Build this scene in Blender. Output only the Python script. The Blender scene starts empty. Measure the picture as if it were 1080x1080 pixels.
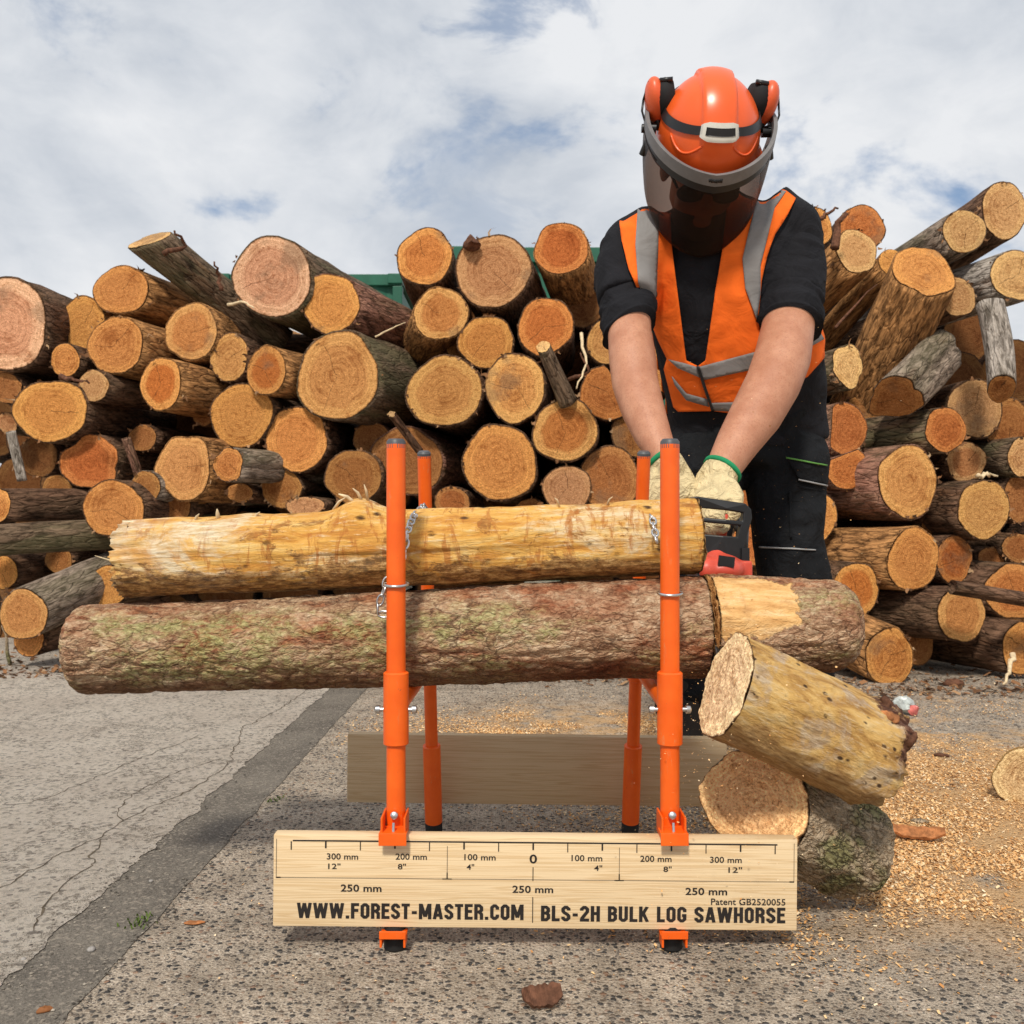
import bpy, bmesh, math, random
from mathutils import Vector, Matrix, noise
from mathutils.bvhtree import BVHTree
from mathutils.geometry import delaunay_2d_cdt
R = math.radians
rnd = random.Random(7)
C = bpy.context.scene.collection
F, CX, CY, CH = 1016.0, 540.0, 540.0, 0.64      # focal length in photo pixels, centre, camera height

def P(u, v, Y):
    """survey helper: a point seen at photo pixel (u, v) standing at depth Y metres"""
    return Vector(((u-CX)/F*Y, Y, CH-(v-CY)/F*Y))

# ------------------------------------------------------------------ objects
def link(o, parent=None):
    C.objects.link(o)
    if parent is not None:
        o.parent = parent
        o.matrix_parent_inverse = Matrix.Identity(4)
    return o
def tag(o, label=None, cat=None, group=None, kind=None):
    if label: o['label'] = label
    if cat: o['category'] = cat
    if group: o['group'] = group
    if kind: o['kind'] = kind
    return o
def mesh_obj(name, verts, faces, mats, parent=None, smooth=True, midx=None):
    me = bpy.data.meshes.new(name)
    me.from_pydata([tuple(v) for v in verts], [], faces)
    for m in (mats if isinstance(mats, (list, tuple)) else [mats]): me.materials.append(m)
    if smooth: me.polygons.foreach_set('use_smooth', [True]*len(me.polygons))
    if midx: me.polygons.foreach_set('material_index', midx)
    me.update()
    return link(bpy.data.objects.new(name, me), parent)
def bm_obj(name, bm, mats, parent=None, smooth=False):
    me = bpy.data.meshes.new(name); bm.to_mesh(me); bm.free()
    for m in (mats if isinstance(mats, (list, tuple)) else [mats]): me.materials.append(m)
    if smooth: me.polygons.foreach_set('use_smooth', [True]*len(me.polygons))
    return link(bpy.data.objects.new(name, me), parent)
def empty(name, loc):
    o = bpy.data.objects.new(name, None); o.location = loc; o.empty_display_size = .05
    return link(o)
def bm_box(bm, c, s, rot=None, bev=0.0):
    r = bmesh.ops.create_cube(bm, size=1.0)
    M = Matrix.Translation(c) @ (rot.to_4x4() if rot else Matrix.Identity(4)) @ Matrix.Diagonal((s[0], s[1], s[2], 1))
    bmesh.ops.transform(bm, matrix=M, verts=r['verts'])
    if bev:
        es = list({e for v in r['verts'] for e in v.link_edges})
        bmesh.ops.bevel(bm, geom=es, offset=bev, segments=2, affect='EDGES', profile=.6)
def frames(pts):
    n = len(pts); out = []
    for i in range(n):
        t = (pts[min(i+1, n-1)]-pts[max(i-1, 0)]).normalized()
        out.append(t)
    return out
def tube_data(pts, radii, nseg=16, cap=True, ref=Vector((1, 0, 0)), vo=0):
    """rings round a polyline; a radius may be (across, deep)"""
    pts = [Vector(p) for p in pts]; T = frames(pts); V = []; Fc = []
    for p, t, r in zip(pts, T, radii):
        e1 = ref-t*ref.dot(t)
        if e1.length < .2: e1 = Vector((0, 0, 1))-t*t.z
        e1.normalize(); e2 = t.cross(e1)
        ra, rb = r if isinstance(r, (tuple, list)) else (r, r)
        for k in range(nseg):
            a = 2*math.pi*k/nseg
            V.append(p+e1*(ra*math.cos(a))+e2*(rb*math.sin(a)))
    for i in range(len(pts)-1):
        for k in range(nseg):
            a, b = i*nseg+k, i*nseg+(k+1) % nseg
            Fc.append((vo+a, vo+b, vo+b+nseg, vo+a+nseg))
    if cap:
        Fc.append(tuple(vo+k for k in reversed(range(nseg))))
        Fc.append(tuple(vo+(len(pts)-1)*nseg+k for k in range(nseg)))
    return V, Fc
class MB:
    """collects shapes for ONE mesh"""
    def __init__(s): s.v = []; s.f = []
    def add(s, V, Fc):
        o = len(s.v); s.v += [Vector(p) for p in V]; s.f += [tuple(i+o for i in f) for f in Fc]; return s
    def tube(s, pts, radii, nseg=16, cap=True, ref=Vector((1, 0, 0))):
        if not isinstance(radii, (list,)): radii = [radii]*len(pts)
        return s.add(*tube_data(pts, radii, nseg, cap, ref))
    def ell(s, c, rx, ry, rz, M=None, nu=20, nv=14):
        V = []; Fc = []; c = Vector(c)
        for j in range(nv+1):
            th = math.pi*j/nv
            for i in range(nu):
                ph = 2*math.pi*i/nu
                p = Vector((rx*math.sin(th)*math.cos(ph), ry*math.sin(th)*math.sin(ph), rz*math.cos(th)))
                V.append(c+(M @ p if M else p))
        for j in range(nv):
            for i in range(nu):
                a = j*nu+i; b = j*nu+(i+1) % nu
                Fc.append((a, a+nu, b+nu, b))
        return s.add(V, Fc)
    def box(s, c, sz, M=None):
        V = []
        for x in (-.5, .5):
            for y in (-.5, .5):
                for z in (-.5, .5):
                    p = Vector((x*sz[0], y*sz[1], z*sz[2])); V.append(Vector(c)+(M @ p if M else p))
        return s.add(V, [(0, 1, 3, 2), (4, 6, 7, 5), (0, 4, 5, 1), (2, 3, 7, 6), (0, 2, 6, 4), (1, 5, 7, 3)])
    def obj(s, name, mat, parent=None, smooth=True, origin=None):
        return mesh_obj(name, s.v, s.f, mat, parent, smooth)
def fuse(mb, voxel=.008, smooth=6, name='tmp'):
    """one continuous skin over all the shapes of a collector"""
    me = bpy.data.meshes.new(name); me.from_pydata([tuple(v) for v in mb.v], [], mb.f)
    bm = bmesh.new(); bm.from_mesh(me)
    bmesh.ops.remove_doubles(bm, verts=bm.verts, dist=1e-5)
    bmesh.ops.recalc_face_normals(bm, faces=bm.faces); bm.to_mesh(me); bm.free()
    o = bpy.data.objects.new(name, me); C.objects.link(o)
    m = o.modifiers.new('r', 'REMESH'); m.mode = 'VOXEL'; m.voxel_size = voxel
    m2 = o.modifiers.new('s', 'SMOOTH'); m2.iterations = smooth; m2.factor = .5
    dg = bpy.context.evaluated_depsgraph_get(); dg.update()
    out = bpy.data.meshes.new_from_object(o.evaluated_get(dg), depsgraph=dg)
    bpy.data.objects.remove(o); bpy.data.meshes.remove(me)
    V = [v.co.copy() for v in out.vertices]; Fc = [tuple(p.vertices) for p in out.polygons]
    bpy.data.meshes.remove(out)
    return V, Fc

# ------------------------------------------------------------------ materials
class NT:
    def __init__(s, name):
        s.m = bpy.data.materials.new(name); s.m.use_nodes = True; s.t = s.m.node_tree
        s.t.nodes.clear()
        s.out = s.t.nodes.new('ShaderNodeOutputMaterial'); s.b = s.n('ShaderNodeBsdfPrincipled')
        s.t.links.new(s.b.outputs[0], s.out.inputs[0])
    def n(s, ty, ins=None, **at):
        nd = s.t.nodes.new(ty)
        for k, v in at.items(): setattr(nd, k, v)
        for k, v in (ins or {}).items(): s.set(nd.inputs[k], v)
        return nd
    def set(s, sock, v):
        if isinstance(v, bpy.types.NodeSocket): s.t.links.new(v, sock)
        else:
            if sock.type == 'RGBA' and not isinstance(v, (int, float)) and len(v) == 3: v = (*v, 1)
            sock.default_value = v
    def math(s, op, a, b=0.0, c=0.0, clamp=False):
        nd = s.n('ShaderNodeMath', {0: a, 1: b, 2: c}, operation=op, use_clamp=clamp); return nd.outputs[0]
    def mix(s, f, a, b, mode='MIX'):
        nd = s.n('ShaderNodeMix', data_type='RGBA', blend_type=mode)
        s.set(nd.inputs[0], f); s.set(nd.inputs[6], a); s.set(nd.inputs[7], b); return nd.outputs[2]
    def obj(s): return s.n('ShaderNodeTexCoord').outputs['Object']
    def scale(s, vec, sc, loc=(0, 0, 0)):
        return s.n('ShaderNodeMapping', {'Vector': vec, 'Scale': sc, 'Location': loc}).outputs[0]
    def noise(s, vec, sc, det=4, rough=.55, dist=0.0, col=False):
        nd = s.n('ShaderNodeTexNoise', {'Vector': vec, 'Scale': sc, 'Detail': det, 'Roughness': rough, 'Distortion': dist})
        return nd.outputs[1 if col else 0]
    def voro(s, vec, sc, feat='F1', out='Distance', rand=1.0):
        nd = s.n('ShaderNodeTexVoronoi', {'Vector': vec, 'Scale': sc, 'Randomness': rand}, feature=feat); return nd.outputs[out]
    def ramp(s, f, stops, interp='LINEAR'):
        nd = s.n('ShaderNodeValToRGB', {0: f}); e = nd.color_ramp.elements; nd.color_ramp.interpolation = interp
        while len(e) > 1: e.remove(e[0])
        e[0].position = stops[0][0]; e[0].color = col4(stops[0][1])
        for p, c in stops[1:]:
            k = e.new(p); k.color = col4(c)
        return nd.outputs[0]
    def step(s, f, a, b): return s.n('ShaderNodeMapRange', {0: f, 1: a, 2: b, 3: 0.0, 4: 1.0}, interpolation_type='SMOOTHSTEP').outputs[0]
    def bump(s, h, st=.5, d=.01, nrm=None):
        ins = {'Height': h, 'Strength': st, 'Distance': d}
        if nrm is not None: ins['Normal'] = nrm
        return s.n('ShaderNodeBump', ins).outputs[0]
    def fin(s, col, rough=.7, normal=None, spec=.3, metal=0.0, **kw):
        s.set(s.b.inputs['Base Color'], col); s.set(s.b.inputs['Roughness'], rough); s.set(s.b.inputs['Metallic'], metal)
        s.set(s.b.inputs['Specular IOR Level'], spec)
        if normal is not None: s.set(s.b.inputs['Normal'], normal)
        for k, v in kw.items(): s.set(s.b.inputs[k.replace('_', ' ')], v)
        return s.m
def col4(c):
    if isinstance(c, (int, float)): return (c, c, c, 1)
    return (*c, 1) if len(c) == 3 else c

def m_cutwood():
    s = NT('sawn_wood'); p = s.obj(); rn = s.n('ShaderNodeAttribute', attribute_name='rn').outputs['Fac']
    oi = s.n('ShaderNodeObjectInfo'); base, heart, rand = oi.outputs['Color'], oi.outputs['Alpha'], oi.outputs['Random']
    off = s.n('ShaderNodeCombineXYZ', {0: s.math('MULTIPLY', rand, 37.0), 1: s.math('MULTIPLY', rand, 91.0), 2: s.math('MULTIPLY', rand, 13.0)}).outputs[0]
    q = s.n('ShaderNodeVectorMath', {0: p, 1: off}, operation='ADD').outputs[0]
    d = s.noise(q, 14, 5, .65); big = s.noise(q, 9, 5, .6); fine = s.noise(q, 230, 4, .75); mid = s.noise(q, 62, 5, .75)
    sap = s.step(s.math('ADD', rn, s.math('MULTIPLY', s.math('SUBTRACT', d, .5), .35)), .62, .84)
    hc = s.mix(s.math('MULTIPLY', heart, .9), base, s.mix(1.0, base, (.78, .50, .36), 'MULTIPLY'))
    sc = s.mix(1.0, base, (1.12, 1.14, 1.10), 'MULTIPLY')
    c = s.mix(sap, hc, sc)
    rings = s.math('SINE', s.math('ADD', s.math('MULTIPLY', rn, 88.0), s.math('MULTIPLY', d, 16.0)))
    rings2 = s.math('SINE', s.math('ADD', s.math('MULTIPLY', rn, 37.0), s.math('MULTIPLY', d, 9.0)))
    rr = s.math('MULTIPLY', s.math('ADD', s.math('MULTIPLY', rings, .07), s.math('MULTIPLY', rings2, .08)), s.math('MULTIPLY', s.step(big, .3, .62), 1.4))
    c = s.mix(1.0, c, s.n('ShaderNodeCombineColor', {0: s.math('ADD', 1.0, rr), 1: s.math('ADD', .99, s.math('MULTIPLY', rr, 1.25)), 2: s.math('ADD', .98, s.math('MULTIPLY', rr, 1.4))}).outputs[0], 'MULTIPLY')
    c = s.mix(s.step(big, .50, .78), c, s.mix(1.0, c, (.62, .50, .42), 'MULTIPLY'))
    c = s.mix(s.step(fine, .50, .66), c, s.mix(1.0, c, (1.45, 1.5, 1.55), 'MULTIPLY'))
    c = s.mix(s.step(fine, .48, .34), c, s.mix(1.0, c, (.60, .50, .42), 'MULTIPLY'))
    c = s.mix(s.step(mid, .50, .68), c, s.mix(1.0, c, (.66, .54, .45), 'MULTIPLY'))
    # saw scratches, one direction per log
    ang = s.math('MULTIPLY', rand, 6.283)
    rot = s.n('ShaderNodeVectorRotate', {'Vector': p, 'Angle': ang}, rotation_type='Z_AXIS').outputs[0]
    sx = s.n('ShaderNodeSeparateXYZ', {0: rot})
    scr = s.noise(s.scale(rot, (14, 420, 1)), 1.0, 2, .6)
    c = s.mix(s.math('MULTIPLY', s.step(scr, .58, .75), .55), c, s.mix(1.0, c, (1.35, 1.38, 1.4), 'MULTIPLY'))
    # drying cracks: a radial line or two
    def crack(a0, w):
        r2 = s.n('ShaderNodeVectorRotate', {'Vector': p, 'Angle': s.math('ADD', s.math('MULTIPLY', ang, 5.0), a0)}, rotation_type='Z_AXIS').outputs[0]
        k = s.n('ShaderNodeSeparateXYZ', {0: r2})
        dist = s.math('ABSOLUTE', s.math('ADD', k.outputs[1], s.math('MULTIPLY', s.math('SUBTRACT', big, .5), .05)))
        return s.math('MULTIPLY', s.math('MULTIPLY', s.math('LESS_THAN', dist, w), s.math('GREATER_THAN', k.outputs[0], 0.004)), s.math('LESS_THAN', rn, .8))
    ck = s.math('MULTIPLY', s.math('GREATER_THAN', s.math('FRACT', s.math('MULTIPLY', rand, 7.0)), .45), crack(0.0, .0013))
    ck2 = s.math('MULTIPLY', s.math('GREATER_THAN', s.math('FRACT', s.math('MULTIPLY', rand, 11.0)), .6), crack(2.4, .0011))
    c = s.mix(s.math('MULTIPLY', s.math('MAXIMUM', ck, ck2), .75), c, (.07, .03, .012))
    # grey weather stain on some of the ends
    st = s.math('MULTIPLY', s.step(s.noise(q, 5, 4, .6), .54, .66), s.math('GREATER_THAN', s.math('FRACT', s.math('MULTIPLY', rand, 3.0)), .6))
    c = s.mix(s.math('MULTIPLY', st, .5), c, (.20, .13, .08))
    c = s.mix(s.step(s.math('ADD', rn, s.math('MULTIPLY', s.math('SUBTRACT', mid, .5), .08)), .965, .995), c, (.13, .06, .025))
    h = s.math('ADD', s.math('MULTIPLY', fine, .8), s.math('ADD', s.math('MULTIPLY', mid, .9), s.math('MULTIPLY', scr, .5)))
    return s.fin(c, .85, s.bump(h, .8, .009), .12)

def m_pilebark():
    s = NT('rough_bark'); p = s.obj(); oi = s.n('ShaderNodeObjectInfo'); base, moss, rand = oi.outputs['Color'], oi.outputs['Alpha'], oi.outputs['Random']
    off = s.n('ShaderNodeCombineXYZ', {0: s.math('MULTIPLY', rand, 31.0), 1: s.math('MULTIPLY', rand, 17.0), 2: s.math('MULTIPLY', rand, 53.0)}).outputs[0]
    q = s.scale(s.n('ShaderNodeVectorMath', {0: p, 1: off}, operation='ADD').outputs[0], (1, 1, .25))
    a = s.noise(q, 52, 8, .72, .6); b = s.noise(q, 9, 4, .6); v = s.voro(s.n('ShaderNodeVectorMath', {0: q, 1: s.n('ShaderNodeVectorMath', {0: s.noise(q, 30, 3, col=True), 'Scale': .03}, operation='SCALE').outputs[0]}, operation='ADD').outputs[0], 42, 'DISTANCE_TO_EDGE')
    c = s.mix(s.step(a, .36, .64), s.mix(1.0, base, (.30, .27, .25), 'MULTIPLY'), s.mix(1.0, base, (1.55, 1.5, 1.5), 'MULTIPLY'))
    c = s.mix(s.step(b, .56, .72), c, s.mix(.6, c, (.16, .07, .03)))
    c = s.mix(s.math('MULTIPLY', s.step(s.noise(q, 6, 5, .65), .44, .62), moss), c, s.mix(a, (.05, .05, .022), (.18, .17, .085)))
    c = s.mix(s.math('MULTIPLY', s.math('SUBTRACT', 1.0, s.step(v, 0.0, .07)), s.step(b, .45, .62)), c, s.mix(1.0, c, (.25, .22, .2), 'MULTIPLY'))
    h = s.math('ADD', s.math('MULTIPLY', a, .8), s.math('MULTIPLY', s.step(v, 0.0, .15), .5))
    return s.fin(c, .9, s.bump(h, .8, .012), .15)

def m_mainbark():
    """pink-brown spruce bark with green algae"""
    s = NT('flaky_spruce_bark'); p = s.obj(); q = s.scale(p, (1, 1, .55))
    wob = s.n('ShaderNodeVectorMath', {0: s.noise(q, 35, 4, col=True), 'Scale': .035}, operation='SCALE').outputs[0]
    qq = s.n('ShaderNodeVectorMath', {0: q, 1: wob}, operation='ADD').outputs[0]
    v = s.voro(qq, 50, 'DISTANCE_TO_EDGE'); cellc = s.voro(qq, 50, 'F1', 'Color'); cs = s.n('ShaderNodeSeparateColor', {0: cellc})
    v2 = s.voro(qq, 120, 'DISTANCE_TO_EDGE'); cs2 = s.n('ShaderNodeSeparateColor', {0: s.voro(qq, 120, 'F1', 'Color')})
    a = s.noise(q, 90, 8, .72, .6); b = s.noise(q, 12, 5, .6); fi = s.noise(q, 240, 5, .75)
    tone = s.math('ADD', s.math('MULTIPLY', a, .62), s.math('ADD', s.math('MULTIPLY', cs.outputs[0], .16), s.math('MULTIPLY', cs2.outputs[0], .16)))
    tone = s.math('ADD', tone, s.math('MULTIPLY', s.math('SUBTRACT', fi, .5), .75))
    c = s.ramp(tone, [(.12, (.10, .05, .032)), (.29, (.25, .13, .072)), (.43, (.42, .25, .148)), (.56, (.57, .395, .25)), (.71, (.68, .53, .37)), (.9, (.76, .66, .50))])
    c = s.mix(s.math('MULTIPLY', s.step(s.noise(s.scale(p, (1, 1, .5), (3, 1, 2)), 9, 6, .7), .50, .62), .85), c, s.mix(1.0, c, (.66, .33, .22), 'MULTIPLY'))
    sp = s.n('ShaderNodeSeparateXYZ', {0: p})
    mo = s.math('MULTIPLY', s.step(s.noise(s.scale(p, (1.2, 1.2, .5), (7, 2, 5)), 7, 7, .72), .465, .575), s.step(a, .36, .62))
    up = s.step(s.math('ADD', sp.outputs[1], s.math('MULTIPLY', s.math('SUBTRACT', b, .5), .10)), .066, .035)
    c = s.mix(s.math('MULTIPLY', s.math('MULTIPLY', mo, s.math('ADD', .12, s.math('MULTIPLY', up, .88))), .85), c, s.mix(s.step(fi, .3, .7), (.20, .19, .05), (.54, .53, .24)))
    m2 = s.n('ShaderNodeAttribute', attribute_name='mossy').outputs['Fac']
    c = s.mix(s.math('MULTIPLY', s.math('MULTIPLY', s.step(s.math('ADD', m2, s.math('MULTIPLY', s.math('SUBTRACT', s.noise(p, 30, 6, .7), .5), .9)), .45, .7), s.step(a, .30, .58)), .85), c, s.mix(s.step(fi, .3, .7), (.15, .155, .035), (.46, .47, .17)))
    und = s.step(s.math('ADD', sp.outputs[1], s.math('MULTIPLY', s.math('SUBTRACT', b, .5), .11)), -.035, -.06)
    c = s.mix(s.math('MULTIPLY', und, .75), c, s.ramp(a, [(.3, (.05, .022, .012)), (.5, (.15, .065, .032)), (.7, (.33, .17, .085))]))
    crk = s.math('SUBTRACT', 1.0, s.step(v, .0, .08)); crk = s.math('MULTIPLY', crk, s.step(b, .40, .58))
    c = s.mix(s.math('MULTIPLY', crk, .7), c, (.08, .04, .025))
    c = s.mix(s.math('MULTIPLY', s.step(s.noise(s.scale(p, (1, 1, .5), (11, 3, 7)), 5, 5, .6), .56, .66), .6), c, s.mix(1.0, c, (.60, .28, .17), 'MULTIPLY'))
    c = s.mix(s.math('MULTIPLY', s.math('SUBTRACT', 1.0, s.step(v2, 0.0, .10)), .4), c, s.mix(1.0, c, (.45, .38, .34), 'MULTIPLY'))
    # bark shaved away to bare wood
    ba = s.n('ShaderNodeAttribute', attribute_name='bare').outputs['Fac']
    bm_ = s.step(s.math('ADD', s.math('SUBTRACT', ba, 1.0), s.math('MULTIPLY', s.math('SUBTRACT', s.noise(p, 55, 6, .7), .5), .45)), .02, .07)
    wood = s.ramp(s.noise(s.scale(p, (1, 1, .2)), 70, 6, .7), [(.3, (.46, .22, .07)), (.5, (.70, .42, .17)), (.7, (.80, .58, .32))])
    wood = s.mix(s.math('MULTIPLY', s.step(s.noise(p, 28, 5, .6), .52, .66), .6), wood, (.42, .22, .09))
    c = s.mix(bm_, c, wood)
    h = s.math('ADD', s.math('MULTIPLY', s.step(v, 0, .2), .5), s.math('ADD', s.math('MULTIPLY', a, .9), s.math('ADD', s.math('MULTIPLY', s.step(v2, 0, .2), .4), s.math('MULTIPLY', fi, .5))))
    h = s.math('MULTIPLY', h, s.math('SUBTRACT', 1.0, s.math('MULTIPLY', bm_, .7)))
    return s.fin(c, .88, s.bump(h, .75, .006), .2)

def m_peeled(dark=0.0):
    """yellow peeled stem with cream strips, resin streaks and bark left underneath"""
    s = NT('peeled_wood'); p = s.obj(); q = s.scale(p, (1, 1, .16)); z = s.n('ShaderNodeSeparateXYZ', {0: p})
    a = s.noise(s.scale(p, (1, 1, .22)), 34, 8, .68, .9); b = s.noise(s.scale(p, (1, 1, .5)), 16, 7, .7, .5); fi = s.noise(s.scale(p, (1, 1, .15)), 170, 6, .75)
    blot = s.noise(s.scale(p, (1, 1, .7), (4, 4, 4)), 24, 7, .72, .8); blot2 = s.noise(s.scale(p, (1, 1, .5), (14, 4, 1)), 11, 6, .7, .6)
    c = s.ramp(a, [(.26, (.38, .145, .03)), (.41, (.62, .28, .05)), (.53, (.77, .43, .10)), (.65, (.82, .57, .22)), (.79, (.87, .73, .46))])
    c = s.mix(s.math('MULTIPLY', s.step(blot2, .50, .60), .75), c, s.mix(s.step(fi, .4, .65), (.70, .50, .24), (.86, .76, .54)))
    c = s.mix(s.math('MULTIPLY', s.step(fi, .53, .68), .6), c, (.84, .72, .47))
    c = s.mix(s.math('MULTIPLY', s.step(fi, .46, .34), .5), c, (.42, .19, .045))
    c = s.mix(s.math('MULTIPLY', s.step(blot, .54, .61), .85), c, s.mix(s.step(fi, .35, .65), (.20, .07, .015), (.50, .22, .05)))
    ringy = s.noise(s.scale(p, (.7, .7, 2.6), (1, 9, 3)), 17, 6, .7, .8)
    c = s.mix(s.math('MULTIPLY', s.step(ringy, .53, .62), .75), c, (.46, .16, .03))
    torn = s.step(s.math('ADD', z.outputs[2], s.math('MULTIPLY', s.math('SUBTRACT', blot2, .5), 1.2)), .74, 1.02)
    c = s.mix(s.math('MULTIPLY', torn, .75), c, s.mix(s.step(fi, .32, .66), (.52, .33, .15), (.87, .77, .58)))
    pit = s.voro(s.scale(p, (1, 1, .6)), 36, 'F1'); pm = s.math('MULTIPLY', s.math('SUBTRACT', 1.0, s.step(s.math('ADD', pit, s.math('MULTIPLY', s.math('SUBTRACT', fi, .5), .2)), .08, .22)), s.step(b, .46, .56))
    c = s.mix(pm, c, (.085, .038, .015))
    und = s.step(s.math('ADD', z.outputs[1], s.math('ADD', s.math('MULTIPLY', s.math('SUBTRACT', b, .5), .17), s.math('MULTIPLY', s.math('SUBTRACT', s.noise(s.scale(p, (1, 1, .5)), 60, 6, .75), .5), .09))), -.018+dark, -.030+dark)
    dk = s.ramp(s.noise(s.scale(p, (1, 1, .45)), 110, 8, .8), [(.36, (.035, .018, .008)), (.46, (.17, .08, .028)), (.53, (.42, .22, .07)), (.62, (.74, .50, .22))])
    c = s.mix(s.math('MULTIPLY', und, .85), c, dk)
    h = s.math('ADD', a, s.math('ADD', s.math('MULTIPLY', fi, .7), s.math('SUBTRACT', s.math('MULTIPLY', blot, .5), s.math('MULTIPLY', pm, .6))))
    return s.fin(c, .62, s.bump(h, .8, .008), .28)

def m_tanpeel():
    s = NT('tan_peeled_wood'); p = s.obj(); q = s.scale(p, (1, 1, .25))
    a = s.noise(s.scale(p, (1, 1, .4)), 30, 8, .7, .9); b = s.noise(p, 13, 6, .68, .5); fi = s.noise(s.scale(p, (1, 1, .25)), 150, 6, .75); z = s.n('ShaderNodeSeparateXYZ', {0: p})
    c = s.ramp(a, [(.28, (.20, .09, .025)), (.42, (.47, .25, .07)), (.54, (.70, .43, .14)), (.66, (.80, .57, .26)), (.8, (.84, .68, .42))])
    c = s.mix(s.math('MULTIPLY', s.step(b, .50, .62), .7), c, s.mix(s.step(fi, .35, .65), (.36, .24, .15), (.66, .54, .42)))
    pit = s.voro(s.scale(p, (1, 1, .7)), 75, 'F1'); c = s.mix(s.math('MULTIPLY', s.math('SUBTRACT', 1.0, s.step(pit, .14, .32)), s.step(s.noise(p, 17, 5, .7), .47, .56)), c, (.06, .03, .013))
    c = s.mix(s.math('MULTIPLY', s.step(fi, .53, .66), .55), c, (.76, .62, .40))
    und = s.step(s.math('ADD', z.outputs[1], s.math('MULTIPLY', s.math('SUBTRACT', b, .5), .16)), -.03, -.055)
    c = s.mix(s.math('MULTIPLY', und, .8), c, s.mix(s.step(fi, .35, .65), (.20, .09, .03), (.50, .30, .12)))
    tip = s.math('MULTIPLY', s.step(s.math('ADD', z.outputs[2], s.math('MULTIPLY', s.math('SUBTRACT', s.noise(p, 22, 6, .7), .5), .22)), .228, .25), s.step(s.math('ADD', z.outputs[1], s.math('MULTIPLY', s.math('SUBTRACT', a, .5), .08)), -.012, .01))
    c = s.mix(tip, c, s.ramp(fi, [(.35, (.04, .016, .01)), (.5, (.13, .05, .028)), (.66, (.36, .20, .12))]))
    return s.fin(c, .65, s.bump(s.math('ADD', a, fi), .85, .008), .25)

def m_greybark():
    s = NT('grey_green_bark'); p = s.obj(); q = s.scale(p, (1, 1, .6))
    v = s.voro(s.n('ShaderNodeVectorMath', {0: q, 1: s.n('ShaderNodeVectorMath', {0: s.noise(q, 40, 4, col=True), 'Scale': .05}, operation='SCALE').outputs[0]}, operation='ADD').outputs[0], 75, 'DISTANCE_TO_EDGE')
    a = s.noise(q, 95, 8, .72, .6); b = s.noise(p, 12, 5, .6)
    c = s.ramp(a, [(.25, (.13, .08, .045)), (.38, (.37, .25, .15)), (.50, (.55, .42, .28)), (.66, (.68, .54, .38))])
    c = s.mix(s.math('MULTIPLY', s.step(b, .46, .60), .7), c, s.mix(a, (.10, .11, .025), (.34, .36, .13)))
    c = s.mix(s.math('MULTIPLY', s.math('MULTIPLY', s.math('SUBTRACT', 1.0, s.step(v, 0, .10)), .8), s.step(b, .35, .55)), c, (.035, .025, .018))
    return s.fin(c, .9, s.bump(s.math('ADD', s.step(v, 0, .2), s.math('MULTIPLY', a, 1.6)), .9, .009), .15)

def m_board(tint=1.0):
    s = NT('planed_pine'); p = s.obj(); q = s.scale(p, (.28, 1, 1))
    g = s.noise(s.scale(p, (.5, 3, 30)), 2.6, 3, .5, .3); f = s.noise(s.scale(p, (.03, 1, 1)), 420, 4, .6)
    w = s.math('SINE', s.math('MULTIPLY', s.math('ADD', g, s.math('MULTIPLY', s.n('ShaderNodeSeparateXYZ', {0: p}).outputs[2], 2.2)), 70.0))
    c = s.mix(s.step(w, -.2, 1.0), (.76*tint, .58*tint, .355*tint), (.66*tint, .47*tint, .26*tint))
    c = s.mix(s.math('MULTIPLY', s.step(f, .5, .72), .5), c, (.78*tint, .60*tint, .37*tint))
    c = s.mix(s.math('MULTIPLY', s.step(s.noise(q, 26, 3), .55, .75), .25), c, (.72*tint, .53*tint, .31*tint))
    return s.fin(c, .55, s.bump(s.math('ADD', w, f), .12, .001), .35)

def m_plain(name, col, rough=.5, spec=.5, metal=0.0, var=.12, sc=30, bump=0.0, **kw):
    s = NT(name); p = s.obj(); n = s.noise(p, sc, 5, .6)
    c = s.mix(s.step(n, .35, .7), tuple(x*(1-var) for x in col), tuple(min(1, x*(1+var)) for x in col))
    nr = s.bump(s.noise(p, sc*3, 4), bump, .002) if bump else None
    r = s.math('ADD', rough-.06, s.math('MULTIPLY', n, .12))
    return s.fin(c, r, nr, spec, metal, **kw)

def m_paint():
    s = NT('orange_powder_coat'); p = s.obj(); n = s.noise(p, 22, 5, .6); g = s.noise(p, 260, 4, .75)
    c = s.mix(s.step(n, .3, .75), (.80, .105, .004), (.88, .135, .007))
    c = s.mix(s.math('MULTIPLY', s.step(s.noise(s.scale(p, (1, 1, .18)), 70, 6, .85), .60, .68), .6), c, (.62, .24, .09))
    c = s.mix(s.math('MULTIPLY', s.step(s.noise(s.scale(p, (1, 1, .5)), 130, 5, .8), .66, .70), .8), c, (.16, .09, .06))
    c = s.mix(s.math('MULTIPLY', s.step(g, .70, .78), .55), c, (.30, .13, .06))
    return s.fin(c, s.math('ADD', .30, s.math('MULTIPLY', n, .2)), s.bump(s.noise(p, 500, 2), .05, .001), .5)

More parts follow.
